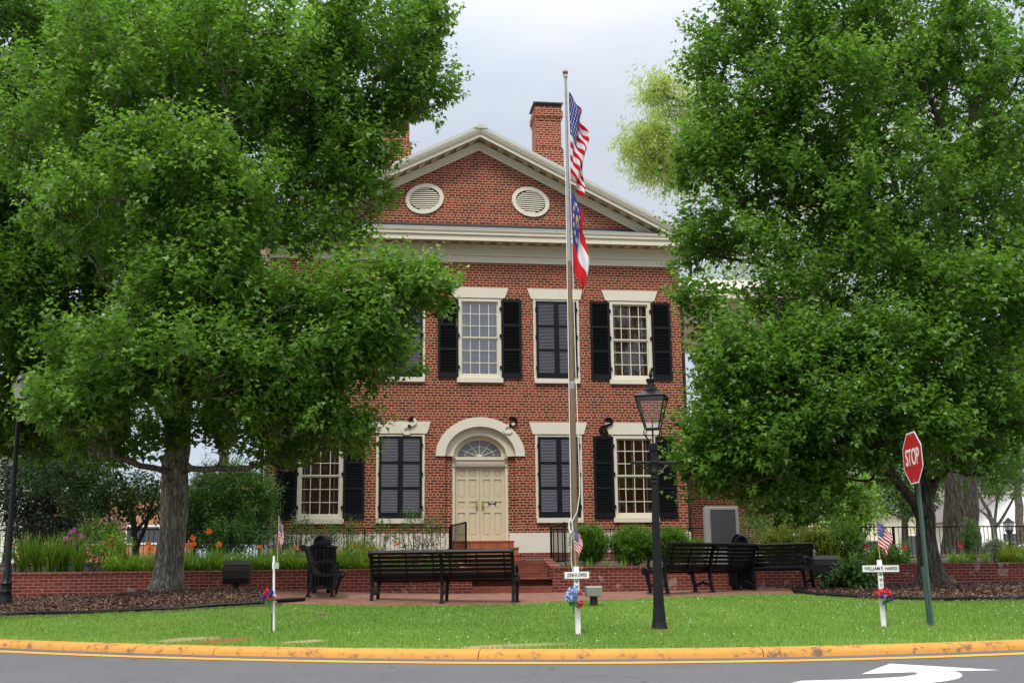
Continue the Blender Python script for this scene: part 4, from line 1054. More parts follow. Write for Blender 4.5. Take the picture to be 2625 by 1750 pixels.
post_lamp('small distant black lamp post partly behind the tall one at the left edge', (-14.4, 4.0, 0.7), at(8, 1150, 4.0)[2]-0.7)
q = at(2325, 1290, 14.0); post_lamp('small distant black lamp post beyond the railing at the right edge', (q[0], 14.0, 0.5), at(2325, 1196, 14.0)[2]-0.5)

# ------------------------------------------------------------------ flagpole
FPY = -15.9
fb = at(1325, 1400, FPY); fx = fb[0]; fzb = ztf(fx, FPY); fz1 = at(1296, 163, FPY)[2]
def flagpole():
    t = thing('flagpole', 'tall flagpole, bronze coloured below and grey above, with a ball on top', 'flagpole', (fx, FPY, fzb))
    zj = at(1313, 880, FPY)[2]; zk = at(1302, 600, FPY)[2]
    k = MB(); k.tube([(fx, FPY, fzb-0.1), (fx, FPY, zj-0.1)], [0.048, 0.047], 14); k.build('lower_tube', M['pole_bronze'], t, True)
    k = MB(); k.lathe([(0.047, zj-0.1), (0.049, zj-0.09), (0.046, zj+0.02), (0.044, zj+0.03)], 14, (fx, FPY, 0)); k.build('sleeve', M['pole_grey'], t, True)
    k = MB(); k.tube([(fx, FPY, zj+0.03), (fx, FPY, zk)], [0.043, 0.036], 14); k.build('middle_tube', M['pole_bronze'], t, True)
    k = MB(); k.tube([(fx, FPY, zk), (fx, FPY, fz1-0.12)], [0.036, 0.022], 12); k.lathe([(0.022, fz1-0.13), (0.035, fz1-0.12), (0.03, fz1-0.06), (0.0, fz1-0.05)], 12, (fx, FPY, 0)); k.build('upper_tube', M['pole_grey'], t, True)
    k = MB(); k.lathe([(0.048*math.sin(a), fz1-0.03-0.048*math.cos(a)) for a in np.linspace(0.05, math.pi-0.02, 12)], 16, (fx, FPY, 0)); k.build('ball', M['pole_bronze'], t, True)
    zc = at(1318, 1200, FPY)[2]
    k = MB(); k.tube([(fx-0.065, FPY-0.02, zc), (fx-0.055, FPY-0.02, zj), (fx-0.042, FPY-0.01, zk), (fx-0.022, FPY, fz1-0.09)], 0.0075, 6)
    k.tube([(fx-0.06, FPY-0.03, zc), (fx+0.03, FPY-0.06, zc+0.18), (fx+0.075, FPY-0.05, zc+0.45), (fx+0.085, FPY-0.02, zc+0.9), (fx+0.07, FPY, zj), (fx+0.05, FPY, zk+0.4), (fx+0.03, FPY, fz1-0.1)], 0.0075, 6)
    k.build('halyard', M['rope'], t, True)
    k = MB()
    for i in range(4): k.tube([(fx-0.075+0.02*math.cos(a)*(1+0.2*i)-0.004*i, FPY-0.05-0.01*i, zc-0.06+0.10*math.sin(a)) for a in np.linspace(0, 2*math.pi, 16)], 0.008, 6)
    k.tube([(fx+0.052*math.cos(a), FPY+0.052*math.sin(a), zc-0.26+0.005*a) for a in np.linspace(0, 6*math.pi, 40)], 0.010, 6)
    k.tube([(fx-0.07, FPY-0.04, zc-0.2), (fx-0.08, FPY-0.03, zc-0.6), (fx-0.06, FPY-0.04, zc-0.78), (fx-0.02, FPY-0.05, zc-0.8)], 0.006, 6)
    k.build('rope_coil', M['rope'], t, True)
flagpole()
# ------------------------------------------------------------------ flags
def star_mask(u, v, cx_, cy_, r):
    x, y = u-cx_, v-cy_; a = np.arctan2(x, -y); rr = np.hypot(x, y); k = np.mod(a, 2*math.pi/5); k = np.minimum(k, 2*math.pi/5-k)
    R0, R1, an = r, r*0.42, math.pi/5
    px_, py_ = rr*np.cos(k), rr*np.sin(k)
    ex, ey = R1*math.cos(an)-R0, R1*math.sin(an)
    return (ex*(py_)-ey*(px_-R0)) < 0 if False else ((px_-R0)*ey-py_*ex) <= 0
RED, WHT, BLU = (0.50, 0.015, 0.03, 1), (0.74, 0.72, 0.74, 1), (0.035, 0.045, 0.20, 1)
def us_colour(u, v):                                    # u along the fly 0..1.9, v down the hoist 0..1
    c = np.where((np.floor(v*13).astype(int) % 2 == 0)[:, None], RED, WHT).astype(float)
    can = (u < 0.76) & (v < 7/13); c[can] = BLU
    for r in range(9):
        for q in range(6 if r % 2 == 0 else 5):
            m = star_mask(u, v, 0.063+0.1267*q+(0.063 if r % 2 else 0), 0.054*(r+1), 0.031) & can; c[m] = WHT
    return c
def state_colour(u, v):
    c = np.where((v < 1/3)[:, None], (0.62, 0.025, 0.03, 1), np.where((v < 2/3)[:, None], WHT, (0.62, 0.025, 0.03, 1))).astype(float)
    can = (u < 0.62) & (v < 2/3); c[can] = (0.05, 0.055, 0.21, 1)
    for i in range(13):
        a = 2*math.pi*i/13; m = star_mask(u, v, 0.31+0.235*math.sin(a), 0.333-0.235*math.cos(a), 0.048) & can; c[m] = WHT
    m = ((np.hypot(u-0.31, (v-0.32)) < 0.085) & (np.hypot(u-0.31, v-0.35) > 0.045)) & can; c[m] = (0.62, 0.42, 0.06, 1)
    return c
def flag(name, label, cat, loc, H, aspect, colour, shape, res, group=None, rotz=0.0):
    nv = res; nu = int(res*aspect)
    U, V_ = np.meshgrid(np.linspace(0, aspect, nu+1), np.linspace(0, 1, nv+1))
    P = shape(U, V_)*H
    P = P.reshape(-1, 3)
    idx = np.arange((nu+1)*(nv+1)).reshape(nv+1, nu+1)
    F = np.stack([idx[:-1, :-1], idx[1:, :-1], idx[1:, 1:], idx[:-1, 1:]], -1).reshape(-1, 4)
    uc = ((U[:-1, :-1]+U[1:, 1:])/2).ravel(); vc = ((V_[:-1, :-1]+V_[1:, 1:])/2).ravel()
    me = npmesh(name, P, F, col=colour(uc, vc), smooth=True); me.materials.append(M['flag_cloth'])
    o = bpy.data.objects.new(name, me); COL.objects.link(o); o.location = tuple(float(q_) for q_ in loc); o.rotation_euler = (0, 0, rotz)
    return tag(o, label, cat, group)
def limp(spread, drop, folds, sag=0.0, ph=0.0):
    def f(U, V_):
        s_ = U/np.max(U)
        hang = 1-np.exp(-s_*3.0)
        x = spread*(0.62*s_+0.38*hang)*(0.55+0.45*(1-V_))*1.0+0.02
        x = spread*np.power(s_, 0.8)*(0.75+0.25*np.cos(V_*2.2))+0.015
        z = -V_*(1-0.12*s_)-drop*np.power(s_, 1.15)-sag*np.sin(s_*math.pi)
        amp = 0.045*(0.2+s_)
        y = amp*np.sin(folds*(s_*1.0+V_*0.9)*math.pi+ph)+0.6*amp*np.sin(folds*1.9*(s_-V_*0.35)*math.pi+1.1+ph)
        x = x+0.5*amp*np.cos(folds*1.25*(s_+V_*0.7)*math.pi+0.4+ph)*np.minimum(1, s_*4)
        return np.stack([x, y, z], -1)
    return f
za = at(1300, 212, FPY)[2]; zb_ = at(1340, 468, FPY)[2]; HU = (za-zb_)/1.36
flag('national_flag', 'stars and stripes hanging limp at the top of the flagpole', 'flag', (fx+0.03, FPY-0.03, za), HU, 1.6, us_colour, limp(0.29/HU, 0.48, 3.0), 110)
za = at(1306, 440, FPY)[2]; HS = (za-at(1330, 699, FPY)[2])/1.45
flag('state_flag', 'red, white and blue state flag hanging limp below the larger one on the flagpole', 'flag', (fx+0.04, FPY-0.035, za), HS, 1.5, state_colour, limp(0.25/HS, 0.57, 2.0, 0.0, 2.0), 100)

# ------------------------------------------------------------------ memorial crosses with flags and bouquets
def text_mesh(body, size, m, parent, loc, rot, sx=1.0, bold=0.0, align='CENTER', fit=None):
    cu = bpy.data.curves.new('lettering', 'FONT'); cu.body = body; cu.size = size; cu.align_x = align; cu.align_y = 'CENTER'
    cu.extrude = 0.0015; cu.offset = bold
    o = bpy.data.objects.new('lettering', cu); COL.objects.link(o)
    bpy.context.view_layer.update()
    me = bpy.data.meshes.new_from_object(o.evaluated_get(bpy.context.evaluated_depsgraph_get()))
    COL.objects.unlink(o); bpy.data.objects.remove(o); me.name = 'lettering'
    if fit:
        xs_ = [v.co.x for v in me.vertices]; sx = fit/(max(xs_)-min(xs_))
    me.transform(Matrix.Diagonal((sx, 1, 1, 1)))
    me.materials.clear(); me.materials.append(m)
    t_ = bpy.data.objects.new('lettering', me); COL.objects.link(t_); t_.parent = parent; t_.location = loc; t_.rotation_euler = rot
    return t_
def blossom_ball(mb, c, r, n, rg, petal=0.02):
    for i in range(n):
        d = nrm(rg.normal(size=3)); p = np.array(c)+d*r*rg.uniform(0.55, 1.0)
        u = nrm(np.cross(d, rg.normal(size=3))); w_ = np.cross(d, u)
        s_ = petal*rg.uniform(0.7, 1.3)
        mb.add([p, p+u*s_+d*s_*0.4, p+(u+w_)*s_*0.9+d*s_*0.25, p+w_*s_+d*s_*0.5], [(0, 1, 2, 3)])
def cross(label, c, H, arm, rotz, lean, name_txt, arm_z, wpost=0.065):
    t = thing('memorial_cross', label, 'cross', c, rotz, 'white memorial crosses in the lawn')
    t.rotation_euler = (0, lean, rotz)
    global ORG; ORG = np.zeros(3)
    k = MB(); k.box(-wpost/2, wpost/2, -0.012, 0.012, -0.02, H); k.build('upright', M['white_paint'], t)
    k = MB(); k.box(-arm/2, arm/2, -0.034, -0.0125, arm_z-0.043, arm_z+0.043); k.build('crosspiece', M['white_paint'], t)
    k = MB(); k.box(-0.018, 0.018, 0.013, 0.03, -0.1, 0.25); k.build('stake', M['dark_bronze'], t)
    if name_txt:
        text_mesh(name_txt[0], 0.066, M['letter_black'], t, (0, -0.036, arm_z), (math.pi/2, 0, 0), 1.0, 0.0004, fit=arm*name_txt[1])
        for i, ch in enumerate(name_txt[2]): text_mesh(ch, 0.062, M['letter_black'], t, (0, -0.0145, arm_z-0.085-0.066*i), (math.pi/2, 0, 0), 0.7, 0.001)
    return t
def bouquet(label, c, balls, stems=True, seed=1):
    rg = np.random.default_rng(seed)
    t = thing('bouquet', label, 'bouquet', c, group='artificial bouquets tied to the crosses')
    for mname, pname, offs, r, n in balls:
        k = MB()
        for o_ in offs: blossom_ball(k, np.array(c)+np.array(o_), r, n, rg, 0.018)
        k.build(pname, M[mname], t)
    k = MB()
    for i in range(16):
        a = rg.uniform(0, 6.28); d = np.array([math.cos(a)*0.9, -0.5+0.3*math.sin(a), rg.uniform(-0.9, 0.2)]); p = np.array(c)+np.array([0, -0.03, -0.06])
        e_ = p+d*rg.uniform(0.05, 0.10); w_ = nrm(np.cross(d, [0, 1, 0.3]))*0.018
        k.add([p, (p+e_)/2+w_, e_, (p+e_)/2-w_], [(0, 1, 2, 3)])
    k.tube([np.array(c)+[0.0, -0.03, -0.05], np.array(c)+[0.01, -0.03, -0.2]], 0.012, 6)
    k.build('bouquet_leaves', M['leaf_green'], t)
simple('leaf_green', (0.05, 0.14, 0.05), 0.6, var=0.3, scale=30)
cc = ground(1328, 1456); cl = ground(629, 1451); cr = ground(2030, 1439)
sc_ = lambda p, px: px*mpp(p[1])
Hc = at(1318, 1300, cc[1])[2]-cc[2]
cross('white cross lettered JOHN H. OWEN with a pale blue bouquet, before the flagpole', cc, Hc, sc_(cc, 56), math.radians(6), math.radians(-0.6), ('JOHN H. OWEN', 0.80, ['W', 'W', 'II']), at(1322, 1320, cc[1])[2]-cc[2])
Hr = at(2024, 1285, cr[1])[2]-cr[2]
cross('white cross lettered WILLIAM F. HARRIS beside the stop sign', cr, Hr, sc_(cr, 89), math.radians(3), math.radians(0.2), ('WILLIAM F. HARRIS', 0.93, ['W', 'W', 'I I']), at(2025, 1305, cr[1])[2]-cr[2])
Hcl = at(640, 1276, cl[1])[2]-cl[2]
cross('white cross seen edge-on in the lawn in front of the left mulch bed', cl, Hcl, 0.46, math.radians(85), 0.0, None, Hcl-0.13, 0.05).rotation_euler = (math.radians(-1.6), 0, math.radians(85))
def rel(px, py, Y, dy=-0.05): p = at(px, py, Y+dy); return p
b1 = rel(1315, 1372, cc[1]); bouquet('bouquet of pale blue and red cloth flowers on the cross before the flagpole', b1, [('petal_paleblue', 'blue_blossoms', [(-0.03, 0, 0.05), (0.02, 0, 0.02), (-0.045, -0.01, -0.0), (0.0, -0.02, 0.085), (0.03, -0.01, 0.06)], 0.058, 110), ('petal_red', 'red_blossoms', [(0.095, 0, 0.06), (0.075, -0.01, -0.085), (0.10, -0.01, -0.07)], 0.038, 60)], seed=3)
b2 = rel(2030, 1368, cr[1]); bouquet('bouquet of red flowers with blue at its side on the cross by the stop sign', b2, [('petal_red', 'red_blossoms', [(-0.065, 0, 0.035), (0.0, -0.01, 0.055), (0.06, 0, 0.035)], 0.052, 110), ('petal_white', 'white_blossoms', [(-0.01, -0.03, 0.0)], 0.025, 40), ('petal_blue', 'blue_blossoms', [(0.095, 0, -0.03), (-0.035, -0.03, 0.0)], 0.03, 50)], seed=4)
b3 = rel(619, 1366, cl[1]); bouquet('bouquet of red and blue flowers on the edge-on cross at left', b3, [('petal_red', 'red_blossoms', [(-0.03, 0, 0.05), (0.0, 0, -0.05), (0.04, 0, -0.045), (-0.055, 0, 0.02)], 0.034, 60), ('petal_blue', 'blue_blossoms', [(0.01, -0.02, 0.01), (-0.07, 0, -0.02), (0.02, 0, 0.03)], 0.03, 50), ('petal_white', 'white_blossoms', [(0.055, 0, 0.0)], 0.025, 40)], seed=5)
def small_flag(label, px0, py0, px1, py1, Y, top, Hf, seed, spread=0.42, drop=0.9):
    a, b = at(px0, py0, Y), at(px1, py1, Y)
    t = thing('small_flag', label, 'flag', a, group='small stars and stripes on sticks')
    k = MB(); k.tube([a, b], 0.0055, 6); k.build('stick', M['stick'], t)
    f = flag('cloth', None, None, (0, 0, 0), Hf, 1.7, us_colour, limp(spread, drop, 2.2, 0.0, seed), 40)
    f.parent = t; f.location = tuple((b-a)*0.94)
small_flag('small stars and stripes on a stick above the edge-on white cross', 637, 1290, 641, 1184, cl[1], 0, 0.31, 0.5, 0.22, 0.5)
small_flag('small stars and stripes on a stick tucked behind the cross before the flagpole', 1322, 1300, 1316, 1206, cc[1]+0.05, 0, 0.28, 1.2, 0.42, 0.5)
small_flag('small stars and stripes on a stick above the cross by the stop sign', 2022, 1290, 2012, 1192, cr[1]+0.02, 0, 0.33, 2.1, 0.62, 0.5)

# ------------------------------------------------------------------ stop sign
st = ground(2136, 1436)
def stop_sign(c):
    top = at(2097, 1108, c[1]); ctr = at(2098.5, 1051, c[1]+0.02); R_ = 0.355
    t = thing('stop_sign', 'red octagonal stop sign, turned almost edge-on, on a green steel post', 'stop sign', c)
    k = MB(); ax_ = nrm(np.array(ctr)+np.array([0, 0, 0.2])-c); L = np.linalg.norm(np.array(ctr)-c)+0.25
    side = nrm(np.cross(ax_, [0, 1, 0])); bk = np.cross(side, ax_)
    a_ = math.radians(96); rt = np.array([math.cos(a_), -math.sin(a_), 0]); rt = nrm(rt-ax_*(rt@ax_)); nn = nrm(np.cross(rt, ax_)); nn = nn if nn @ (CAM-c) > 0 else -nn
    def chan(mb, off, s0, s1, sc=1.0):
        pr_ = [(-0.04, -0.012), (-0.024, -0.012), (-0.018, 0.022), (0.018, 0.022), (0.024, -0.012), (0.04, -0.012), (0.04, -0.008), (0.028, -0.006), (0.021, 0.027), (-0.021, 0.027), (-0.028, -0.006), (-0.04, -0.008)]
        v = []
        for s_ in (s0, s1):
            for a, b in pr_: v.append(np.array(c)+ax_*s_+rt*a*sc*1.0-nn*(b+off))
        n = len(pr_); mb.add(v, [tuple(range(n))[::-1], tuple(range(n, 2*n))]+[(i, (i+1) % n, n+(i+1) % n, n+i) for i in range(n)])
    chan(k, 0.02, 0.0, L-0.2); k.build('post', M['post_green'], t)
    k = MB(); chan(k, -0.012, -0.1, 0.78); k.build('ground_post', M['post_green'], t)
    O = np.array(ctr)+nn*0.012
    P = lambda x, y, d: O+rt*x+ax_*y+nn*d
    def octa(mb, R, d0, d1):
        th_ = [math.radians(22.5+45*i) for i in range(8)]; v = [P(R*math.cos(a), R*math.sin(a), d) for d in (d0, d1) for a in th_]
        mb.add(v, [tuple(range(8))[::-1], tuple(range(8, 16))]+[(i, (i+1) % 8, 8+(i+1) % 8, 8+i) for i in range(8)])
    k = MB(); octa(k, R_/math.cos(math.pi/8), 0.0, 0.004); pl = k.build('sign_plate', M['sign_white'], t)
    k = MB(); octa(k, (R_-0.022)/math.cos(math.pi/8), 0.0045, 0.006); k.build('red_face', M['sign_red'], t)
    tm = text_mesh('STOP', 0.32, M['sign_white'], t, (0, 0, 0), (0, 0, 0), 0.66, 0.004)
    m3 = Matrix(((rt[0], ax_[0], nn[0]), (rt[1], ax_[1], nn[1]), (rt[2], ax_[2], nn[2]))).to_4x4()
    m3.translation = Vector(P(0, 0.0, 0.0085)-np.array(c)); tm.data.transform(m3)
    k = MB()
    for y in (0.31, -0.31): k.obox(P(0, y, 0.008), (0.012, 0.004, 0.012), np.stack([rt, nn, ax_], 1))
    k.build('bolts', M['box_grey'], t)
stop_sign(st)

# ------------------------------------------------------------------ stone tablet
def tablet():
    x0, x1, z0, z1 = 5.12, 5.98, 0.70, 2.20; Y = -5.5
    t = thing('stone_tablet', 'grey granite tablet with a dark bronze plaque, behind the right benches', 'monument', ((x0+x1)/2, Y, z0))
    k = MB(); v = []
    for z, a, b, c_, d in ((z0, x0-0.015, x1+0.015, Y-0.10, Y+0.12), (z1-0.015, x0, x1, Y-0.085, Y+0.10), (z1, x0+0.015, x1-0.015, Y-0.07, Y+0.085)):
        v += [(a, c_, z), (b, c_, z), (b, d, z), (a, d, z)]
    k.add(v, [(0, 3, 2, 1), (8, 9, 10, 11)]+[(4*i+j, 4*i+(j+1) % 4, 4*i+4+(j+1) % 4, 4*i+4+j) for i in range(2) for j in range(4)]); k.build('slab', M['granite'], t)
    k = MB(); k.box(x0+0.125, x1-0.085, Y-0.112, Y-0.09, 1.18, 2.12); pq = k.build('plaque', M['plaque'], t)
    k = MB(); k.box(x0+0.13, x1-0.09, Y-0.116, Y-0.112, 2.10, 2.115); k.box(x0+0.13, x1-0.09, Y-0.116, Y-0.112, 1.185, 1.20)
    rg = np.random.default_rng(5)
    for z, f in ((2.0, .3), (1.90, .85), (1.83, .5), (1.75, .8), (1.69, .75), (1.62, .8), (1.55, .75), (1.50, .7), (1.43, .8), (1.37, .5), (1.30, .6)):
        w_ = 0.62*f; x = (x0+x1)/2+0.02-w_/2; e_ = x+w_
        while x < e_:
            q_ = rg.uniform(0.02, 0.06); k.box(x, min(e_, x+q_), Y-0.1145, Y-0.112, z-0.012, z+0.012); x += q_+0.012
    k.build('raised_print', M['plaque'], pq)
tablet()

# ------------------------------------------------------------------ plastic edging round the mulch
def edging(label, px_pts):
    pts = [ground(x, y) for x, y in px_pts]; pts = np.array(pts)
    s_ = np.linspace(0, 1, 40); xs_ = np.interp(s_, np.linspace(0, 1, len(pts)), pts[:, 0]); ys_ = np.interp(s_, np.linspace(0, 1, len(pts)), pts[:, 1])
    ker = np.ones(5)/5; xs_[2:-2] = np.convolve(xs_, ker, 'valid'); ys_[2:-2] = np.convolve(ys_, ker, 'valid')
    z = np.array([ztf(a, b) for a, b in zip(xs_, ys_)])
    P = np.stack([xs_, ys_, z+0.045+0.006*np.sin(s_*30)], 1)
    k = MB(); k.tube(P, 0.026, 8); n = len(P); v = [p+np.array([0, 0, 0]) for p in P]+[p-np.array([0, 0, 0.13]) for p in P]
    k.add(v, [(i, i+1, n+i+1, n+i) for i in range(n-1)])
    c = P[n//2]; k.solo('garden_edging', M['plastic_black'], c, label, 'edging', 'black plastic edging of the mulch beds', smooth=True)
edging('black plastic edging along the lawn side of the left mulch bed', [(-40, 1416), (0, 1416), (115, 1412), (250, 1409), (400, 1401), (520, 1394), (620, 1387), (700, 1380)])
edging('black plastic edging along the lawn side of the right mulch bed', [(1822, 1361), (1850, 1366), (1950, 1373), (2050, 1378), (2130, 1380), (2250, 1379), (2352, 1377), (2420, 1374)])

# ------------------------------------------------------------------ leaves, trees and shrubs
LEAF = {
 'maple': (np.array([(0, 0, 0), (0.26, 0.50, 0.10), (0.48, 0.20, 0.03), (1.0, 0.0, -0.10), (0.48, -0.20, 0.03), (0.26, -0.50, 0.10)]), [(0, 1, 2, 3), (0, 3, 4, 5)]),
 'oval': (np.array([(0, 0, 0), (0.45, 0.27, 0.05), (1, 0, -0.06), (0.45, -0.27, 0.05)]), [(0, 1, 2, 3)]),
 'narrow': (np.array([(0, 0, 0), (0.4, 0.095, 0.02), (1, 0, -0.05), (0.4, -0.095, 0.02)]), [(0, 1, 2, 3)]),
}
def leaf_mesh(name, pos, tip, up, size, tint, shape):
    L, Fq = LEAF[shape]; n = len(pos)
    tip = nrm(tip); lat = nrm(np.cross(up, tip)); nz = np.cross(tip, lat)
    V = pos[:, None]+size[:, None, None]*(L[None, :, 0:1]*tip[:, None]+L[None, :, 1:2]*lat[:, None]+L[None, :, 2:3]*nz[:, None])
    k = len(L); F = (np.arange(n)*k)[:, None, None]+np.array(Fq)[None]
    return npmesh(name, V.reshape(-1, 3), F.reshape(-1, 4), tint=np.repeat(tint, k))
def unit(rg, n):
    return nrm(rg.normal(size=(n, 3)))
def shoots(rg, org_, dirs, length, n_leaf, size, shape, curl=0.18, droop=0.35, young=0.5, base_t=0.30, wide=0.85, yv=None):
    """rows of leaves in pairs along short shoots; tips are paler for new leaves and, on trees, for painted highlights"""
    S = len(org_); dirs = nrm(dirs)
    s_ = (np.arange(n_leaf)+0.7)/n_leaf
    Ls = length*rg.uniform(0.6, 1.3, S)
    p = org_[:, None]+dirs[:, None]*(Ls[:, None]*s_)[..., None]
    p[..., 2] += curl*Ls[:, None]*s_**2
    lat = nrm(np.cross(dirs, unit(rg, S)))
    lat2 = np.cross(dirs, lat)
    sd = np.where(np.arange(n_leaf) % 2 == 0, 1.0, -1.0)
    q = np.where((np.arange(n_leaf)//2) % 2 == 0, 1.0, 0.0)
    side = sd[None, :, None]*(lat[:, None]*q[None, :, None]+lat2[:, None]*(1-q)[None, :, None])
    tip = side*wide+dirs[:, None]*0.55+rg.normal(size=p.shape)*0.28
    tip[..., 2] -= droop
    tip = nrm(tip)
    upv = np.array([0, 0, 1.0])+rg.normal(size=p.shape)*0.42
    sz = size*rg.uniform(0.65, 1.2, p.shape[:2])*(1.12-0.5*s_[None]**2)
    p = p+tip*(0.30*sz)[..., None]
    if yv is None: yv = rg.uniform(0, 1, S)**1.6
    tint = base_t+0.22*(rg.uniform(0, 1, S)-0.5)[:, None]+young*(s_**2.5)[None]*yv[:, None]+0.10*rg.normal(size=p.shape[:2])
    return p.reshape(-1, 3), tip.reshape(-1, 3), upv.reshape(-1, 3), sz.ravel(), np.clip(tint, 0, 1).ravel()
def branch_mesh(mb, nodes, paths, rad, min_r=0.004):
    for pth in paths:
        P = np.array([nodes[i] for i in pth]); r = np.array([max(rad[i], min_r) for i in pth])
        if len(P) < 2: continue
        mb.tube(P, r, 12 if r.max() > 0.12 else (7 if r.max() > 0.035 else (5 if r.max() > 0.014 else 3)), cap=False)
def grow(rg, base_paths, targets, step=0.35, tip_r=0.007, expo=0.45):
    nodes = []; par = []; rov = []; paths = []; tdir = []
    for pts, radii in base_paths:
        pts = np.array(pts, float); d = np.concatenate([[0], np.cumsum(np.linalg.norm(np.diff(pts, axis=0), axis=1))])
        m = max(3, int(d[-1]/step)+1); q = np.linspace(0, d[-1], m)
        # smooth through the given points
        X = np.stack([np.interp(q, d, pts[:, i]) for i in range(3)], 1)
        for _ in range(2): X[1:-1] = 0.5*X[1:-1]+0.25*(X[:-2]+X[2:])
        Rr = np.interp(q, d, radii)
        prev = -1; ids = []; st_ = 0
        if nodes:
            A = np.array(nodes); prev = int(np.argmin(np.linalg.norm(A-X[0], axis=1))); ids = [prev]; st_ = 1
        for i in range(st_, m):
            nodes.append(X[i]+(0 if i == 0 else 1)*rg.normal(size=3)*0.012); par.append(prev); rov.append(Rr[i]); prev = len(nodes)-1; ids.append(prev)
            tdir.append(nrm(X[min(i+1, m-1)]-X[max(i-1, 0)]))
        paths.append(ids)
    n0 = len(nodes)
    A0 = np.array(nodes); dm = np.array([np.min(np.linalg.norm(A0-t, axis=1)) for t in targets]); order = np.argsort(dm)
    cap = n0+len(targets)*12+64
    A = np.zeros((cap, 3)); A[:n0] = A0; T = np.zeros((cap, 3)); T[:n0] = np.array(tdir); cnt = n0; ends = []
    for ti in order:
        t = targets[ti]; d = t-A[:cnt]; dist = np.linalg.norm(d, axis=1)
        cost = dist+0.7*np.maximum(0, A[:cnt, 2]-t[2]+0.1*dist)+0.25*dist*(1-(d*T[:cnt]).sum(1)/np.maximum(dist, 1e-6))
        j = int(np.argmin(cost)); D_ = dist[j]; d0 = nrm(T[j]*0.55+nrm(d[j])+np.array([0, 0, 0.12]))
        p0 = A[j]; p1 = p0+d0*0.5*D_; m = int(np.clip(D_/step, 2, 10)); ids = [j]; prev = j
        for s_ in np.linspace(0, 1, m+1)[1:]:
            x = (1-s_)**2*p0+2*s_*(1-s_)*p1+s_*s_*t+(rg.normal(size=3)*0.02*D_ if s_ < 1 else 0)
            A[cnt] = x; T[cnt] = nrm(x-A[prev]); nodes.append(x); par.append(prev); rov.append(0.0); ids.append(cnt); prev = cnt; cnt += 1
        paths.append(ids); ends.append(prev)
    c = np.zeros(cnt)
    for e_ in ends: c[e_] += 1
    for i in range(cnt-1, -1, -1):
        if par[i] >= 0: c[par[i]] += c[i]
    rad = np.maximum(tip_r*np.power(np.maximum(c, 0.5), expo), np.array(rov))
    return A[:cnt], paths, rad, ends, T[:cnt], n0, len(base_paths)
def blob_targets(rg, blobs, dens=1.0):
    out = []
    for (px, py, Y, rx, ry, ryd, n) in blobs:
        c = at(px, py, Y); s_ = mpp(Y); k = int(n*dens)
        d = unit(rg, k); r = rg.uniform(0.10, 1, k)**0.36
        sp = unit(rg, 9); sp[:, 2] += 0.25; sp = nrm(sp)                     # boughs reaching past the mass, hollows between
        lob = np.max(np.maximum(0, d@sp.T)**10, axis=1)
        r = r*(0.80+0.42*lob)
        out.append(c+d*r[:, None]*np.array([rx*s_, ryd, ry*s_]))
    return np.vstack(out)
def tree(name, label, cat, base, base_paths, blobs, leaf, bark_m, seed, shape='maple', size=0.095, n_sh=5, n_leaf=10, sh_len=0.55, dens=1.0, spread=0.95,
         curl=0.2, droop=0.35, young=0.5, base_t=0.3, tip_r=0.007, expo=0.45, up=0.3, group=None, step=0.35, keep=None):
    rg = np.random.default_rng(seed)
    T = blob_targets(rg, blobs, dens)
    if keep is not None: T = T[keep(T)]
    nodes, paths, rad, ends, td, n0, nb = grow(rg, base_paths, T, step, tip_r, expo)
    t = thing(name, label, cat, base, group=group)
    k = MB()
    tr = paths[0]; P = nodes[tr]; r = rad[tr]
    branch_mesh(k, nodes, paths[1:nb], rad)
    n = 20; tt = nrm(np.gradient(P, axis=0)); v = []; th_ = np.arange(n)*2*math.pi/n
    lob = rg.uniform(0, 6.28, 4)
    for i in range(len(P)):
        u = nrm(np.cross(tt[i], [0, 1, 0.01])); w_ = np.cross(tt[i], u)
        h = np.linalg.norm(P[i]-P[0]); fl_ = 0.55*math.exp(-h/0.28)
        rr = r[i]*(1+fl_*(0.75+0.35*np.cos(3*th_+lob[0])+0.25*np.cos(5*th_+lob[1]))+0.05*np.cos(4*th_+lob[2]+h)+0.03*rg.normal(size=n))
        v += list(P[i]+rr[:, None]*(np.cos(th_)[:, None]*u+np.sin(th_)[:, None]*w_))
    k.add(v, [(i*n+j, i*n+(j+1) % n, (i+1)*n+(j+1) % n, (i+1)*n+j) for i in range(len(P)-1) for j in range(n)])
    k.build('trunk', M[bark_m], t, True)
    k = MB(); branch_mesh(k, nodes, paths[nb:], rad); k.build('branches', M[bark_m], t, True)
    E = nodes[ends]; ED = td[ends]; S = len(E)
    o = np.repeat(E, n_sh, 0); d0 = np.repeat(ED, n_sh, 0)
    o = o-d0*rg.uniform(-0.05, 0.45, S*n_sh)[:, None]*sh_len
    d = d0*0.45+unit(rg, S*n_sh)*spread; d[:, 2] += up
    kk_ = np.tile(np.arange(n_sh), S); o = o+nrm(d0*0.5+np.array([0, 0, 0.6]))*(sh_len*0.16*kk_)[:, None]       # side shoots climb along a leading shoot
    cl_ = np.repeat(rg.uniform(0, 1, S)**1.4, n_sh)*rg.uniform(0.6, 1.1, S*n_sh)      # whole sprays pale at the tips: new leaves plus painted highlights
    pos, tip, upv, sz, tint = shoots(rg, o, d, sh_len, n_leaf, size, shape, curl, droop, young, base_t, yv=cl_)
    me = leaf_mesh('crown', pos-np.array(base, float), tip, upv, sz, tint, shape)
    link('crown', me, M[leaf], t)
    return t
def stem_px(pts):                                        # (px, py, Y, radius m)
    return [at(x, y, Y) for x, y, Y, r in pts], [r for *_, r in pts]

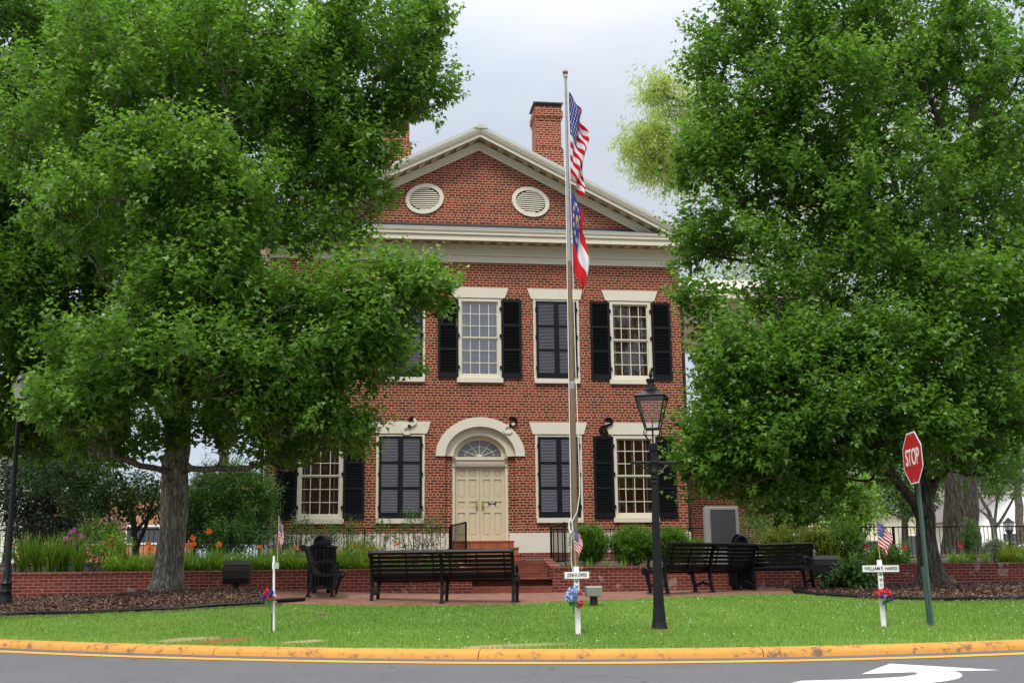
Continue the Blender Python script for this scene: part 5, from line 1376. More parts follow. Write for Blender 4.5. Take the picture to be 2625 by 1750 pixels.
# the big maple at left
TY = -11.0
bl_ = ground(381, 1358); TY = bl_[1]
trunk_l = [(378,1372,TY,.30),(384,1340,TY,.265),(395,1240,TY,.245),(402,1130,TY,.25),(404,1040,TY,.24),(415,940,TY,.22),(440,830,TY,.20),(470,730,TY+.1,.18),(500,660,TY+.3,.155),(540,600,TY+.3,.12),(590,480,TY+.4,.085),(640,350,TY+.5,.06),(680,200,TY+.5,.035),(700,60,TY+.5,.02)]
limbs_l = [
 [(404,1090,TY,.08),(380,1078,TY-.3,.065),(340,1076,TY-.8,.055),(300,1060,TY-1.2,.04),(220,1040,TY-1.8,.025)],
 [(412,1075,TY,.075),(440,1075,TY-.3,.06),(510,1082,TY-.7,.05),(560,1075,TY-1.1,.04),(640,1050,TY-1.5,.03)],
 [(405,1010,TY,.10),(370,930,TY-.5,.085),(320,870,TY-1.2,.06),(250,820,TY-1.8,.04)],
 [(425,900,TY,.09),(500,850,TY-1.2,.06),(580,820,TY-2.2,.045),(640,800,TY-2.8,.03)],
 [(450,800,TY,.11),(420,700,TY+.3,.10),(370,560,TY+.5,.085),(330,420,TY+.6,.065),(300,260,TY+.6,.045),(290,100,TY+.5,.03)],
 [(470,730,TY,.08),(600,740,TY-1.0,.06),(720,700,TY-1.6,.045),(860,690,TY-1.8,.025)],
 [(540,600,TY+.3,.09),(610,560,TY+.2,.075),(700,470,TY,.06),(770,380,TY,.05),(830,250,TY,.04),(900,120,TY,.025)],
 [(610,560,TY+.2,.06),(690,555,TY,.05),(760,530,TY-.2,.035),(830,500,TY-.3,.02)],
 [(770,380,TY,.04),(850,300,TY,.035),(930,265,TY-.1,.025),(1010,240,TY-.1,.015)],
 [(470,730,TY,.08),(480,560,TY-1.2,.06),(470,420,TY-2,.045),(430,300,TY-2.4,.03)],
 [(370,560,TY+.5,.06),(250,450,TY+.2,.045),(140,350,TY,.03)],
]
blobs_l = [
 (560,250,TY,250,200,2.6,150),(830,110,TY,175,120,1.8,95),(960,225,TY,88,62,1.1,30),(975,90,TY,55,80,1.0,24),(700,300,TY+.3,170,150,2.0,60),
 (740,420,TY,120,80,1.6,40),(800,555,TY-.3,85,26,1.0,13),(640,505,TY,130,60,1.8,34),(600,745,TY-1.6,150,60,1.4,50),(760,745,TY-2.2,150,48,1.3,46),(900,285,TY-.2,50,34,.6,16),(490,1010,TY-.5,90,34,1.0,20),(835,385,TY-.1,62,55,.9,20),(845,475,TY-.2,45,40,.8,13),(790,300,TY,90,80,1.4,30),(430,620,TY-1.5,90,90,1.2,30),
 (900,700,TY-2.2,85,48,1.0,26),(968,715,TY-2.2,55,30,0.7,10),(840,790,TY-2.2,100,55,1.0,26),(790,860,TY-2.2,110,60,1.1,30),(880,870,TY-2.3,50,25,.6,8),
 (620,850,TY-2.4,170,85,1.4,62),(300,860,TY-1.8,190,100,1.6,70),(160,985,TY-1.8,78,55,1.0,26),(230,960,TY-2,120,70,1.3,36),(420,880,TY-2.6,170,80,1.2,50),
 (680,960,TY-2.0,120,62,1.2,40),(560,985,TY-1.8,110,55,1.1,26),(770,1010,TY-1.8,65,52,.9,18),(660,1065,TY-1.6,75,26,.8,12),(800,1045,TY-1.8,32,22,.5,5),
 (460,560,TY-2.2,170,140,1.5,75),(400,430,TY-2.6,150,120,1.2,60),(300,250,TY,250,220,2.6,130),(130,330,TY,150,200,2.2,70),(230,520,TY-1.5,150,110,1.6,55),
 (420,700,TY-2.6,170,90,1.2,55),(540,120,TY+.5,240,140,2.2,60),(330,90,TY+.5,250,140,2.2,70),(350,1015,TY-.6,110,40,1.2,16),(250,1040,TY-1.4,80,26,.9,10),
 (700,575,TY-.8,70,22,.8,8),(860,655,TY-2.0,60,16,.6,4),(770,640,TY-1.2,50,18,.6,4),
]
tree('maple_tree', 'big leafy maple leaning over the left front corner of the courthouse', 'tree', bl_, [stem_px(trunk_l)]+[stem_px(q) for q in limbs_l], blobs_l, 'leaf_maple', 'bark_grey', 11,
     size=0.136, n_sh=7, n_leaf=12, sh_len=0.54, dens=0.92, base_t=0.36, young=0.75, spread=0.78, up=0.55, curl=0.25)
# a second maple further left and back
Y2 = -5.6
b2_ = at(-90, 1300, Y2); b2_ = np.array([b2_[0], Y2, zbed(Y2)])
trunk_2 = [(-90,1310,Y2,.30),(-70,1200,Y2,.24),(-30,1050,Y2,.22),(40,900,Y2,.19),(130,760,Y2,.16),(160,600,Y2,.12),(150,420,Y2,.09),(130,200,Y2,.05),(120,0,Y2,.03)]
limbs_2 = [[(130,760,Y2,.10),(250,690,Y2+.2,.09),(340,600,Y2+.2,.07),(380,480,Y2,.05)],[(40,900,Y2,.09),(10,800,Y2-.5,.07),(0,700,Y2-1,.04)],[(180,600,Y2,.08),(260,430,Y2,.06),(320,250,Y2,.04)],[(-30,1050,Y2,.06),(120,980,Y2-.5,.05),(300,930,Y2-.5,.03)]]
blobs_2 = [(110,650,Y2,190,160,2.6,110),(60,850,Y2-.5,150,110,2.2,75),(260,640,Y2,170,130,2.4,75),(120,430,Y2,200,160,2.6,90),(290,400,Y2,180,170,2.6,80),(100,150,Y2,220,180,2.8,85),(340,140,Y2,200,180,2.8,70),(50,960,Y2-.3,110,50,1.6,30),(200,900,Y2,120,80,1.8,40),(-60,500,Y2,140,300,2.5,90),(-10,150,Y2,150,200,2.5,80),(30,30,Y2,160,90,2.2,50),(450,330,Y2+.5,120,160,2,40),(350,820,Y2+.3,120,80,1.6,30),(120,1040,Y2,110,26,1.2,20),(10,1000,Y2+.5,90,60,1.6,40),(20,720,Y2-.8,110,120,1.8,60),(0,560,Y2+.5,110,90,1.8,40)]
tree('maple_tree', 'dark shaded maple at the far left, behind the tall lamp post', 'tree', b2_, [stem_px(trunk_2)]+[stem_px(q) for q in limbs_2], blobs_2, 'leaf_maple', 'bark_dark', 12,
     size=0.145, n_sh=8, n_leaf=11, sh_len=0.6, dens=1.15, base_t=0.26, young=0.5, spread=0.75, up=0.45)
# the maple at right
br_ = ground(2141, 1343); YR = br_[1]
trunk_r = [(2145,1352,YR,.27),(2138,1320,YR,.23),(2128,1230,YR,.20),(2120,1130,YR,.185),(2114,1020,YR,.18),(2110,900,YR,.17),(2108,800,YR,.165),(2120,700,YR,.165),(2150,600,YR,.145),(2180,470,YR,.12),(2200,380,YR,.10),(2230,270,YR,.07),(2270,150,YR,.05),(2290,20,YR,.03)]
limbs_r = [
 [(2110,1170,YR,.10),(2070,1110,YR-.6,.085),(2020,1060,YR-1.2,.07),(1970,1010,YR-1.7,.055),(1900,960,YR-2.0,.035)],
 [(2128,1130,YR,.06),(2160,1090,YR-.3,.055),(2210,1050,YR-.6,.045),(2250,1000,YR-.8,.03)],
 [(2110,900,YR,.09),(2030,830,YR-.8,.07),(1930,790,YR-1.2,.05),(1800,800,YR-1.4,.03),(1700,830,YR-1.5,.02)],
 [(2108,800,YR,.09),(2020,740,YR+.2,.08),(1930,700,YR+.2,.065),(1830,640,YR,.05),(1740,600,YR,.035),(1640,590,YR-.2,.02)],
 [(2120,700,YR,.10),(2070,560,YR+.3,.09),(2000,470,YR+.3,.075),(1960,400,YR,.065),(1880,360,YR,.05),(1800,330,YR-.2,.04),(1720,270,YR-.2,.025)],
 [(2000,470,YR+.3,.06),(1900,440,YR+.4,.05),(1780,440,YR+.3,.04),(1680,470,YR,.025)],
 [(2070,560,YR+.3,.08),(2060,420,YR+.6,.07),(2010,280,YR+.6,.05),(1960,120,YR+.5,.035)],
 [(2200,380,YR,.08),(2150,270,YR-.4,.06),(2110,150,YR-.6,.04),(2080,20,YR-.6,.025)],
 [(2200,380,YR,.07),(2260,300,YR-.3,.055),(2330,200,YR-.5,.035)],
 [(2120,760,YR,.09),(2230,690,YR-.3,.07),(2330,620,YR-.6,.05),(2400,560,YR-.8,.03)],
 [(2180,470,YR,.06),(2280,400,YR+.2,.05),(2380,330,YR+.3,.03)],
]
blobs_r = [
 (1790,120,YR,130,110,1.7,62),(1700,60,YR,60,60,1.0,16),(1640,150,YR,62,60,1.0,20),(1900,260,YR-.6,200,150,2.2,105),(1720,300,YR,120,110,1.6,58),(1640,400,YR-.2,75,70,1.1,28),
 (1760,440,YR,170,80,1.8,64),(1625,560,YR-.3,75,36,.9,17),(1720,590,YR-.3,100,40,1.1,18),(1596,610,YR-.3,30,22,.6,5),(1880,570,YR,140,80,1.5,44),(1620,715,YR-1.2,45,20,.7,7),(1790,700,YR-1,90,40,1.0,16),(1640,760,YR-1,60,18,.7,6),
 (1672,870,YR-1.6,76,76,1.1,36),(1760,900,YR-1.6,140,110,1.5,74),(1690,1000,YR-1.6,120,70,1.3,52),(1720,1080,YR-1.6,140,55,1.2,44),(1620,1100,YR-1.6,45,22,.6,8),(1870,830,YR-1.2,130,90,1.4,46),
 (2020,470,YR-1.2,190,150,1.8,80),(2000,640,YR-1.0,200,110,1.8,70),(2200,200,YR,200,200,2.4,110),(2080,110,YR,180,130,2.2,70),(1930,60,YR,160,100,2.0,50),(2270,480,YR-.5,150,180,2.2,85),
 (2230,760,YR-1.6,170,120,1.8,85),(2050,830,YR-2.0,190,110,1.4,78),(2000,980,YR-2.0,180,80,1.4,66),(2230,940,YR-1.6,150,80,1.6,52),(1880,1010,YR-1.8,120,70,1.3,42),(2310,1000,YR-1.2,80,50,1.2,22),
 (2130,1040,YR-2.2,90,40,.9,16),(2330,300,YR,90,250,2,50),(1850,1080,YR-1.5,110,40,1.0,20),(2360,800,YR-1,90,150,1.6,40),(2230,1075,YR-1.2,90,30,1.0,16),(1700,1130,YR-1.4,110,34,1.0,20),(1850,1135,YR-1.5,110,36,1.0,22),(1975,1085,YR-1.6,80,40,1.0,16),(2310,650,YR-.8,110,120,1.6,40),
]
tree('maple_tree', 'big leafy maple at right, its trunk rising behind the stop sign', 'tree', br_, [stem_px(trunk_r)]+[stem_px(q) for q in limbs_r], blobs_r, 'leaf_maple', 'bark_dark', 13,
     size=0.136, n_sh=7, n_leaf=12, sh_len=0.54, dens=0.95, base_t=0.30, young=0.62, spread=0.78, up=0.5, curl=0.25)
# the old willow oak behind it
YO = 3.0
bo_ = at(2208, 1275, YO); bo_ = np.array([bo_[0], YO, 0.5])
trunk_o = [(2210,1300,YO,.66),(2209,1220,YO,.58),(2208,1120,YO,.55),(2206,1000,YO,.52),(2200,850,YO,.46),(2190,700,YO,.38),(2180,500,YO,.28),(2170,300,YO,.16),(2165,100,YO,.08)]
limbs_o = [[(2190,700,YO,.22),(2050,580,YO,.18),(1880,470,YO,.14),(1720,380,YO,.09),(1580,330,YO,.05)],[(2180,500,YO,.16),(2030,330,YO,.12),(1850,240,YO,.08),(1650,220,YO,.04)],[(2200,850,YO,.16),(2040,740,YO,.12),(1880,660,YO,.07),(1760,590,YO,.04)]]
blobs_o = [(1492,345,YO+2,60,66,1.3,78),(1535,222,YO+2,58,44,1.2,44),(1585,370,YO+2,100,78,1.6,80),(1530,405,YO+2,44,34,.8,20),(1600,270,YO+2,60,60,1.2,34),(1700,330,YO+2,130,120,1.8,50),(1720,560,YO+2.5,110,90,1.6,40),(1850,420,YO,170,170,2.4,60),(2020,420,YO,200,220,2.8,60),(1880,640,YO+2.5,140,100,2,34),(2250,500,YO,200,300,3,60),(2050,720,YO,160,100,2,34),(2300,850,YO,120,120,2,24)]
tree('willow_oak', 'tall yellow-green willow oak behind the right maple, with a very thick dark trunk', 'tree', bo_, [stem_px(trunk_o)]+[stem_px(q) for q in limbs_o], blobs_o, 'leaf_oak', 'bark_oak', 14,
     shape='narrow', size=0.22, n_sh=6, n_leaf=13, sh_len=0.8, base_t=0.4, young=0.5, curl=-0.15, droop=0.6, up=0.0, spread=1.0, dens=1.0)
# smaller trees ---------------------------------------------------------
def small_tree(name, label, px, py_base, Y, zb, stems, blobs, leaf, bark_m, seed, **kw):
    b = at(px, py_base, Y); b = np.array([b[0], Y, zb])
    bp = []
    for s_ in stems:
        pts, rr = stem_px([(x, y, Y+dy, r) for x, y, dy, r in s_]); 
        pts[0] = np.array([pts[0][0], pts[0][1], zb-0.05]) if s_ is stems[0] else pts[0]
        bp.append((pts, rr))
    return tree(name, label, 'tree', b, bp, [(x, y, Y+dy, rx, ry, rd, n) for x, y, dy, rx, ry, rd, n in blobs], leaf, bark_m, seed, **kw)
small_tree('dogwood_tree', 'small dark dogwood with several black stems, beyond the railing left of the big maple', 310, 1290, -2.0, 0.8,
  [[(312,1300,0,.10),(310,1250,0,.085),(305,1180,0,.07),(290,1120,0,.05),(270,1080,0,.03)],[(312,1270,0,.06),(330,1220,.1,.055),(350,1160,.2,.045),(365,1100,.2,.03)],[(308,1220,0,.05),(340,1190,0,.04),(375,1150,0,.025)],[(305,1200,0,.05),(270,1150,-.2,.04),(220,1110,-.3,.025)]],
  [(290,1135,0,120,12,1.2,26),(250,1168,-.2,110,12,1.1,24),(340,1172,.2,80,10,1.0,12),(210,1110,-.2,90,24,1.1,26),(350,1110,.2,60,10,.9,6),(190,1170,-.2,70,20,1,14),(140,1080,0,100,60,1.2,34)], 'leaf_deep', 'bark_dark', 21, shape='oval', size=0.13, n_sh=6, n_leaf=9, sh_len=0.5, curl=0.0, droop=0.5, up=0.0, base_t=0.3, young=0.3, step=0.25)
small_tree('holly_tree', 'dark glossy holly at the far left, behind the tall lamp post', 80, 1290, 0.5, 0.8,
  [[(80,1300,0,.14),(80,1220,0,.10),(82,1150,0,.07),(85,1080,0,.04)]], [(75,1150,0,85,75,1.4,130),(110,1220,0,90,50,1.3,70),(60,1080,0,55,35,1,40),(190,1230,0,90,40,1.1,50)], 'leaf_holly', 'bark_dark', 22, shape='oval', size=0.11, n_sh=7, n_leaf=9, sh_len=0.4, base_t=0.4, young=0.3)
small_tree('maple_sapling', 'young maple between the right corner of the courthouse and the stone tablet', 1782, 1290, -3.2, 0.75,
  [[(1785,1300,0,.055),(1784,1220,0,.05),(1778,1150,0,.045),(1765,1080,0,.035),(1750,1010,0,.02)],[(1780,1170,0,.03),(1720,1120,-.3,.022),(1650,1090,-.5,.014)],[(1784,1190,0,.03),(1840,1150,-.2,.02),(1900,1130,-.3,.012)]],
  [(1700,1100,-.3,95,34,.9,30),(1640,1075,-.4,55,22,.6,13),(1800,1130,-.1,90,40,.9,34),(1900,1130,-.2,80,45,.9,28),(1860,1180,-.3,75,32,.8,22),(1770,1190,-.3,45,22,.6,10),(1960,1150,0,45,40,.7,12),(1820,1220,-.3,40,16,.4,6),(1760,1050,0,110,40,.9,26)], 'leaf_maple', 'bark_dark', 23, size=0.14, n_sh=7, n_leaf=10, sh_len=0.45, base_t=0.55, young=0.5, curl=0.05)
small_tree('crape_myrtle', 'small crape myrtle with bare forking stems beyond the railing at far right', 2290, 1290, 12.0, 0.5,
  [[(2288,1310,0,.15),(2286,1250,0,.13),(2284,1210,0,.11),(2270,1170,0,.08),(2240,1120,0,.05)],[(2285,1215,0,.08),(2310,1180,.2,.06),(2335,1130,.3,.035)],[(2284,1210,0,.07),(2290,1150,.1,.05),(2300,1090,.1,.03)],[(2280,1190,0,.06),(2240,1165,-.2,.045),(2205,1120,-.3,.03)]],
  [(2290,1080,0,70,45,1.4,60),(2230,1090,0,50,45,1.2,36),(2350,1090,0,50,55,1.3,46),(2300,1130,0,60,22,1.2,26),(2250,1050,0,70,30,1.3,30)], 'leaf_bush', 'bark_grey', 24, shape='oval', size=0.15, n_sh=7, n_leaf=9, sh_len=0.55, base_t=0.5, young=0.5)
for i, (px, py, Y, rx, ry, lab, lf, sd) in enumerate((
  (2080, 1120, 24, 95, 95, 'brownish green tree beyond the railing, left of the right maple trunk', 'leaf_bush', 31), (1945, 1190, 20, 50, 50, 'light green bushy tree before the far cream house', 'leaf_lily', 32),
  (500, 700, 16, 140, 300, 'pale green tree showing through gaps behind the left maple', 'leaf_lily', 33), (2350, 900, 20, 90, 160, 'leafy tree at the right edge behind the oak trunk', 'leaf_bush', 34),
  (170, 1010, 14, 90, 130, 'shaded tree far behind the dogwood at left', 'leaf_deep', 35), (1850, 760, 22, 90, 130, 'tree seen far beyond the side porch at right', 'leaf_bush', 36))):
    b = at(px, 1300, Y); zb = 0.45; top = at(px, py-ry*0.3, Y); c0 = at(px, py, Y)
    pts = [np.array([b[0], Y, zb]), np.array([b[0]+0.1, Y, (zb+c0[2])/2]), c0, top]
    tree('background_tree', lab, 'tree', (b[0], Y, zb), [(pts, [0.22, 0.17, 0.11, 0.04])], [(px, py, Y, rx, ry, rx*mpp(Y)*0.8, int(60+rx*ry*0.011))], lf, 'bark_dark', sd, shape='oval', size=0.26, n_sh=6, n_leaf=9, sh_len=1.0, base_t=0.35, young=0.4, group='trees beyond the forecourt', step=0.6, tip_r=0.012)

# ------------------------------------------------------------------ shrubs and flowers in the bed
def shrub(name, label, px, Y, rx, py0, py1, leaf, seed, n=70, shape='oval', size=0.05, n_leaf=12, ln=0.22, up=0.6, base_t=0.4, young=0.5, rd=None, stems=6, group=None, flowers=None, cat='shrub', curl=0.1, droop=0.1, zb=None):
    rg = np.random.default_rng(seed); s_ = mpp(Y); a, b = at(px, py0, Y), at(px, py1, Y); zb = zbed(Y) if zb is None else zb
    c = np.array([a[0], Y, (a[2]+b[2])/2]); R = np.array([rx*s_, rd or rx*s_*0.8, (a[2]-b[2])/2])
    base = np.array([c[0], Y, min(zb, b[2])]); t = thing(name, label, cat, base, group=group)
    d = unit(rg, n); r = rg.uniform(0.1, 1, n)**0.4; o = c+d*r[:, None]*R*0.92; o[:, 2] = np.maximum(o[:, 2], base[2]+0.02)
    dr = d*0.7+unit(rg, n)*0.6; dr[:, 2] += up
    nl = 3
    o2 = np.repeat(o, nl, 0)+rg.normal(size=(n*nl, 3))*R*0.08; d2 = np.repeat(dr, nl, 0)+rg.normal(size=(n*nl, 3))*0.35
    pos, tip, upv, sz, tint = shoots(rg, o2, d2, ln, n_leaf, size, shape, curl, droop, young, base_t, 0.7)
    link('foliage', leaf_mesh('foliage', pos-base, tip, upv, sz, tint, shape), M[leaf], t)
    k = MB()
    for i in range(stems):
        e_ = o[rg.integers(n)]; p0 = base+np.array([rg.normal()*R[0]*0.15, rg.normal()*0.05, -0.03]); k.tube([p0, (p0+e_)/2+rg.normal(size=3)*0.03, e_], [0.012, 0.009, 0.004], 4)
    k.build('stems', M['bark_dark'], t)
    if flowers:
        for mname, pname, cnt, fr in flowers:
            for i in range(cnt):
                k = MB(); p = c+unit(rg, 1)[0]*R*rg.uniform(0.75, 1.05); p[1] = min(p[1], c[1]+0.1); blossom(k, p, fr*rg.uniform(0.7, 1.2), rg); k.build(pname, M[mname], t)
    return t
def blossom(mb, p, r, rg, n=6, face=(0, -0.8, 0.5)):
    f = nrm(np.array(face)+rg.normal(size=3)*0.4); u = nrm(np.cross(f, [0.3, 0.2, 1])); w_ = np.cross(f, u)
    for i in range(n):
        a = 2*math.pi*i/n+rg.uniform(0, 1); d = u*math.cos(a)+w_*math.sin(a); q = u*math.cos(a+1.57)+w_*math.sin(a+1.57)
        mb.add([p, p+d*r*0.55+q*r*0.28+f*r*0.35, p+d*r+f*r*0.30, p+d*r*0.55-q*r*0.28+f*r*0.35], [(0, 1, 2, 3)])
def straps(rg, base, n, L, w_, spread, arch, leaf_tint=(0.3, 0.3)):
    """long strap leaves arching from a clump, as quads"""
    m = 6; V = []; F = []; T = []
    for i in range(n):
        a = rg.uniform(0, 2*math.pi); o = base+np.array([rg.normal()*0.06*spread, rg.normal()*0.06*spread, 0]); l = L*rg.uniform(0.65, 1.1)
        out = np.array([math.cos(a), math.sin(a), 0]); lean = rg.uniform(0.12, 1.0)*spread; s_ = np.linspace(0, 1, m)
        x = lean*l*(s_*0.55+0.45*s_**2); z = l*(s_*(1-0.18*lean)-arch*lean*s_**2.6)
        lat = np.array([-out[1], out[0], 0]); ww = w_*rg.uniform(0.7, 1.2)*np.array([0.8, 1, 1, 0.8, 0.5, 0.05])
        P = o+out*x[:, None]+np.array([0, 0, 1.0])*z[:, None]; k = len(V)
        for j in range(m): V += [P[j]+lat*ww[j]/2, P[j]-lat*ww[j]/2]
        F += [(k+2*j, k+2*j+1, k+2*j+3, k+2*j+2) for j in range(m-1)]
        T += [np.clip(leaf_tint[0]+leaf_tint[1]*rg.normal()+0.25*s_[j//2], 0, 1) for j in range(2*m)]
    return V, F, T
def clump(name, label, px, Y, n, L, w_, spread, arch, leaf, seed, cat='plant', group=None, tint=(0.45, 0.18), zb=None, blooms=None, bloom_m='petal_orange', bname='flower'):
    rg = np.random.default_rng(seed); x = at(px, 1290, Y)[0]; base = np.array([x, Y, zbed(Y) if zb is None else zb])
    V, F, T = straps(rg, base, n, L, w_, spread, arch, tint)
    if not blooms:
        o = link(name, npmesh(name, np.array(V)-base, F, tint=T), M[leaf], None, base); return tag(o, label, cat, group)
    t = thing(name, label, cat, base, group=group); link('leaves', npmesh('leaves', np.array(V)-base, F, tint=T), M[leaf], t)
    for bx, by in blooms:
        p = at(bx, by, Y-0.15); k = MB(); k.tube([base+[0, 0, 0.02], (base+p)/2+np.array([0.03, 0, 0.1]), p], 0.005, 4); fs = k.build('stalk', M['leaf_green'], t)
        k = MB(); blossom(k, p, 0.095, rg, 6); blossom(k, p+np.array([0.01, 0, 0.02]), 0.065, rg, 6); k.build(bname, M[bloom_m], fs)
    return t
GRP = 'green daylily clumps in the left flower bed'
seed = 100
for row, Yd in enumerate((-7.0, -6.6, -6.1)):            # daylily foliage, three rows deep
    for px in np.arange(250, 850, 17):
        seed += 1; r_ = np.random.default_rng(seed)
        clump('daylily_plant', 'arching green daylily clump without blooms in the left flower bed', px+r_.uniform(-6, 6)+row*6, Yd+r_.uniform(-.12, .12), 46, 0.66*r_.uniform(.75, 1.2), 0.025, 1.0, 0.62, 'leaf_lily', seed, group=GRP)
for pts, lab in (([(340,1252),(346,1262)], 'daylily with two orange blooms beyond the left side of the left maple trunk'), ([(366,1252),(377,1259),(372,1227)], 'daylily with three orange blooms just left of the left maple trunk'), ([(402,1258),(430,1253)], 'daylily with orange blooms low beside the left maple trunk'),
                 ([(436,1257),(444,1250),(443,1236)], 'daylily with orange blooms just right of the left maple trunk'), ([(480,1221)], 'daylily with one high orange bloom under the butterfly bush'), ([(502,1251)], 'daylily with an orange bloom below the butterfly bush'), ([(594,1258)], 'daylily with one orange bloom left of the edge-on cross flag'),
                 ([(679,1259)], 'daylily with one orange bloom right of the edge-on cross flag'), ([(912,1252)], 'daylily with one orange bloom above the long bench')):
    seed += 1; mx_ = sum(p[0] for p in pts)/len(pts)
    clump('daylily_plant', lab, mx_, -6.3, 36, 0.62, 0.024, 1.0, 0.6, 'leaf_lily', seed, blooms=pts, group='blooming orange daylilies')
for i, (px, lab) in enumerate(((55, 'tall upright iris leaves nearest the left lamp post'), (85, 'tall upright iris leaves, second clump from the left lamp post'), (115, 'tall upright iris leaves in the middle of the left end of the bed'), (145, 'tall upright iris leaves just left of the magenta phlox'), (178, 'tall upright iris leaves under the magenta phlox'))):
    clump('iris_plant', lab, px, -6.5+0.15*(i % 2), 85, 1.05, 0.026, 0.75, 0.2, 'leaf_lily', 300+i, group='upright iris clumps at the left end of the bed', tint=(0.22, 0.2))
for i, (px, lab) in enumerate(((2085, 'grey-green iris leaves behind the small flag by the stop sign'), (2140, 'grey-green iris leaves just left of the right maple trunk'))):
    clump('iris_plant', lab, px, -5.6, 50, 0.75, 0.03, 0.4, 0.1, 'leaf_bush', 310+i, group='iris clumps in the right flower bed', tint=(0.6, 0.15))
for i, px in enumerate((1310, 1352, 1395, 1432, 1490, 1515)):
    clump('grassy_plant', 'small grassy tuft at the foot of the boxwoods', px, -7.0, 16, 0.32, 0.016, 0.8, 0.35, 'leaf_lily', 320+i, group='grassy tufts below the boxwoods')
for i, px in enumerate((1925, 1960, 2000, 2030, 2065, 2190, 2225, 2265, 2300, 2330, 2352)):
    clump('daylily_plant', 'green daylily clump without blooms in the right flower bed', px, -6.8, 36, 0.5, 0.022, 0.9, 0.45, 'leaf_lily', 340+i, group='green daylily clumps in the right flower bed')
for i, (px, py, lab) in enumerate(((2078, 1259, 'daylily with a red bloom right of the cross flag'), (2207, 1252, 'daylily with a red bloom before the thick oak trunk'), (1988, 1255, 'daylily with an orange-red bloom in the golden shrubs'))):
    clump('daylily_plant', lab, px, -6.4, 20, 0.45, 0.022, 0.8, 0.4, 'leaf_lily', 360+i, blooms=[(px, py)], bloom_m='petal_red', group='red daylilies at right')
clump('yellow_grass', 'arching yellow-green clump spilling over the right wall at the edge of the picture', 2318, -6.9, 80, 0.75, 0.022, 1.0, 0.5, 'leaf_gold', 370)
# round boxwoods and other shrubs
BX = dict(shape='narrow', size=0.085, n_leaf=12, ln=0.17, up=0.55, n=460, young=0.6, base_t=0.38, stems=5)
shrub('boxwood_shrub', 'round green boxwood behind the low wall, nearest the flagpole', 1351, -6.1, 41, 1210, 1292, 'leaf_box', 401, **BX)
shrub('boxwood_shrub', 'wide round green boxwood between the flagpole and the gas lamp', 1455, -6.1, 54, 1216, 1292, 'leaf_box', 402, **{**BX, 'n': 600})
shrub('boxwood_shrub', 'round green boxwood just right of the gas lamp', 1540, -6.1, 46, 1218, 1290, 'leaf_box', 403, **BX)
shrub('boxwood_shrub', 'small low green shrub left of the stone tablet', 1594, -6.0, 22, 1246, 1285, 'leaf_box', 404, **{**BX, 'n': 80})
GX = dict(size=0.065, n_leaf=12, ln=0.26, up=0.5, n=260, young=0.6, base_t=0.4)
shrub('golden_shrub', 'golden-leaved shrub above the short bench', 1795, -6.2, 46, 1222, 1295, 'leaf_gold', 405, group=None, **GX)
shrub('golden_shrub', 'golden-leaved shrub above the right barrel floodlight', 1872, -6.2, 44, 1222, 1300, 'leaf_gold', 406, **GX)
shrub('spirea_shrub', 'fuller mid-green shrub left of the cross by the stop sign', 1935, -6.0, 52, 1212, 1305, 'leaf_box', 407, **GX)
shrub('spirea_shrub', 'low mid-green shrub behind the cross by the stop sign', 2035, -6.6, 50, 1262, 1308, 'leaf_box', 408, **{**GX, 'n': 110})
shrub('hydrangea_shrub', 'loose pale green shrub right of the stone tablet', 1735, -5.0, 42, 1185, 1290, 'leaf_bush', 409, n=70, shape='narrow', size=0.14, n_leaf=8, ln=0.3, base_t=0.55)
shrub('silver_shrub', 'low silvery shrub at the right end of the bed', 2285, -6.4, 26, 1245, 1280, 'leaf_silver', 410, n=110, size=0.05, n_leaf=10, ln=0.15)
shrub('columnar_shrub', 'narrow upright shrub against the railing, right of the oak trunk', 2226, -5.0, 17, 1195, 1290, 'leaf_bush', 411, n=80, size=0.06, n_leaf=9, ln=0.2, base_t=0.5)
shrub('leafy_shrub', 'low shrub at the right edge, spilling on the wall', 2345, -6.2, 40, 1262, 1300, 'leaf_lily', 412, n=70, size=0.07, n_leaf=8, ln=0.2)
shrub('butterfly_bush', 'large loose butterfly bush with yellow flower heads left of the courthouse', 522, -3.4, 95, 1082, 1265, 'leaf_bush', 413, n=620, shape='narrow', size=0.19, n_leaf=12, ln=0.5, up=0.5, base_t=0.42, rd=1.1, flowers=[('petal_yellow', 'flower_head', 52, 0.08)])
shrub('leafy_shrub', 'mid-green shrub at the foot of the butterfly bush', 540, -5.0, 70, 1200, 1285, 'leaf_bush', 414, n=120, size=0.07, n_leaf=9, ln=0.25, base_t=0.4)
shrub('leafy_shrub', 'light green shrub right of the magenta phlox', 225, -5.6, 50, 1200, 1300, 'leaf_lily', 415, n=120, size=0.075, n_leaf=9, ln=0.25, base_t=0.3, flowers=[('petal_red', 'flower', 9, 0.05)])
shrub('leafy_shrub', 'yellow-green leafy plant under the dogwood', 265, -6.3, 34, 1232, 1300, 'leaf_lily', 416, n=70, size=0.07, n_leaf=8, ln=0.2, base_t=0.6, flowers=[('petal_red', 'flower', 8, 0.04)])
shrub('phlox_plant', 'phlox with magenta flower heads among the iris leaves', 172, -6.0, 26, 1222, 1290, 'leaf_bush', 417, n=26, size=0.06, n_leaf=8, ln=0.3, base_t=0.5)
_ph = bpy.data.objects['phlox_plant']; ORG = np.array(_ph.location); rg_ = np.random.default_rng(77)
for x, y in ((168, 1221), (185, 1233), (160, 1241), (150, 1240), (172, 1255)):
    p = at(x, y, -6.1); k = MB(); k.tube([p-np.array([0.03, 0, 0.5]), p], 0.005, 4); s_o = k.build('stalk', M['leaf_green'], _ph); k = MB(); blossom_ball(k, p, 0.085, 70, rg_, 0.032); k.build('flower_head', M['petal_magenta'], s_o)
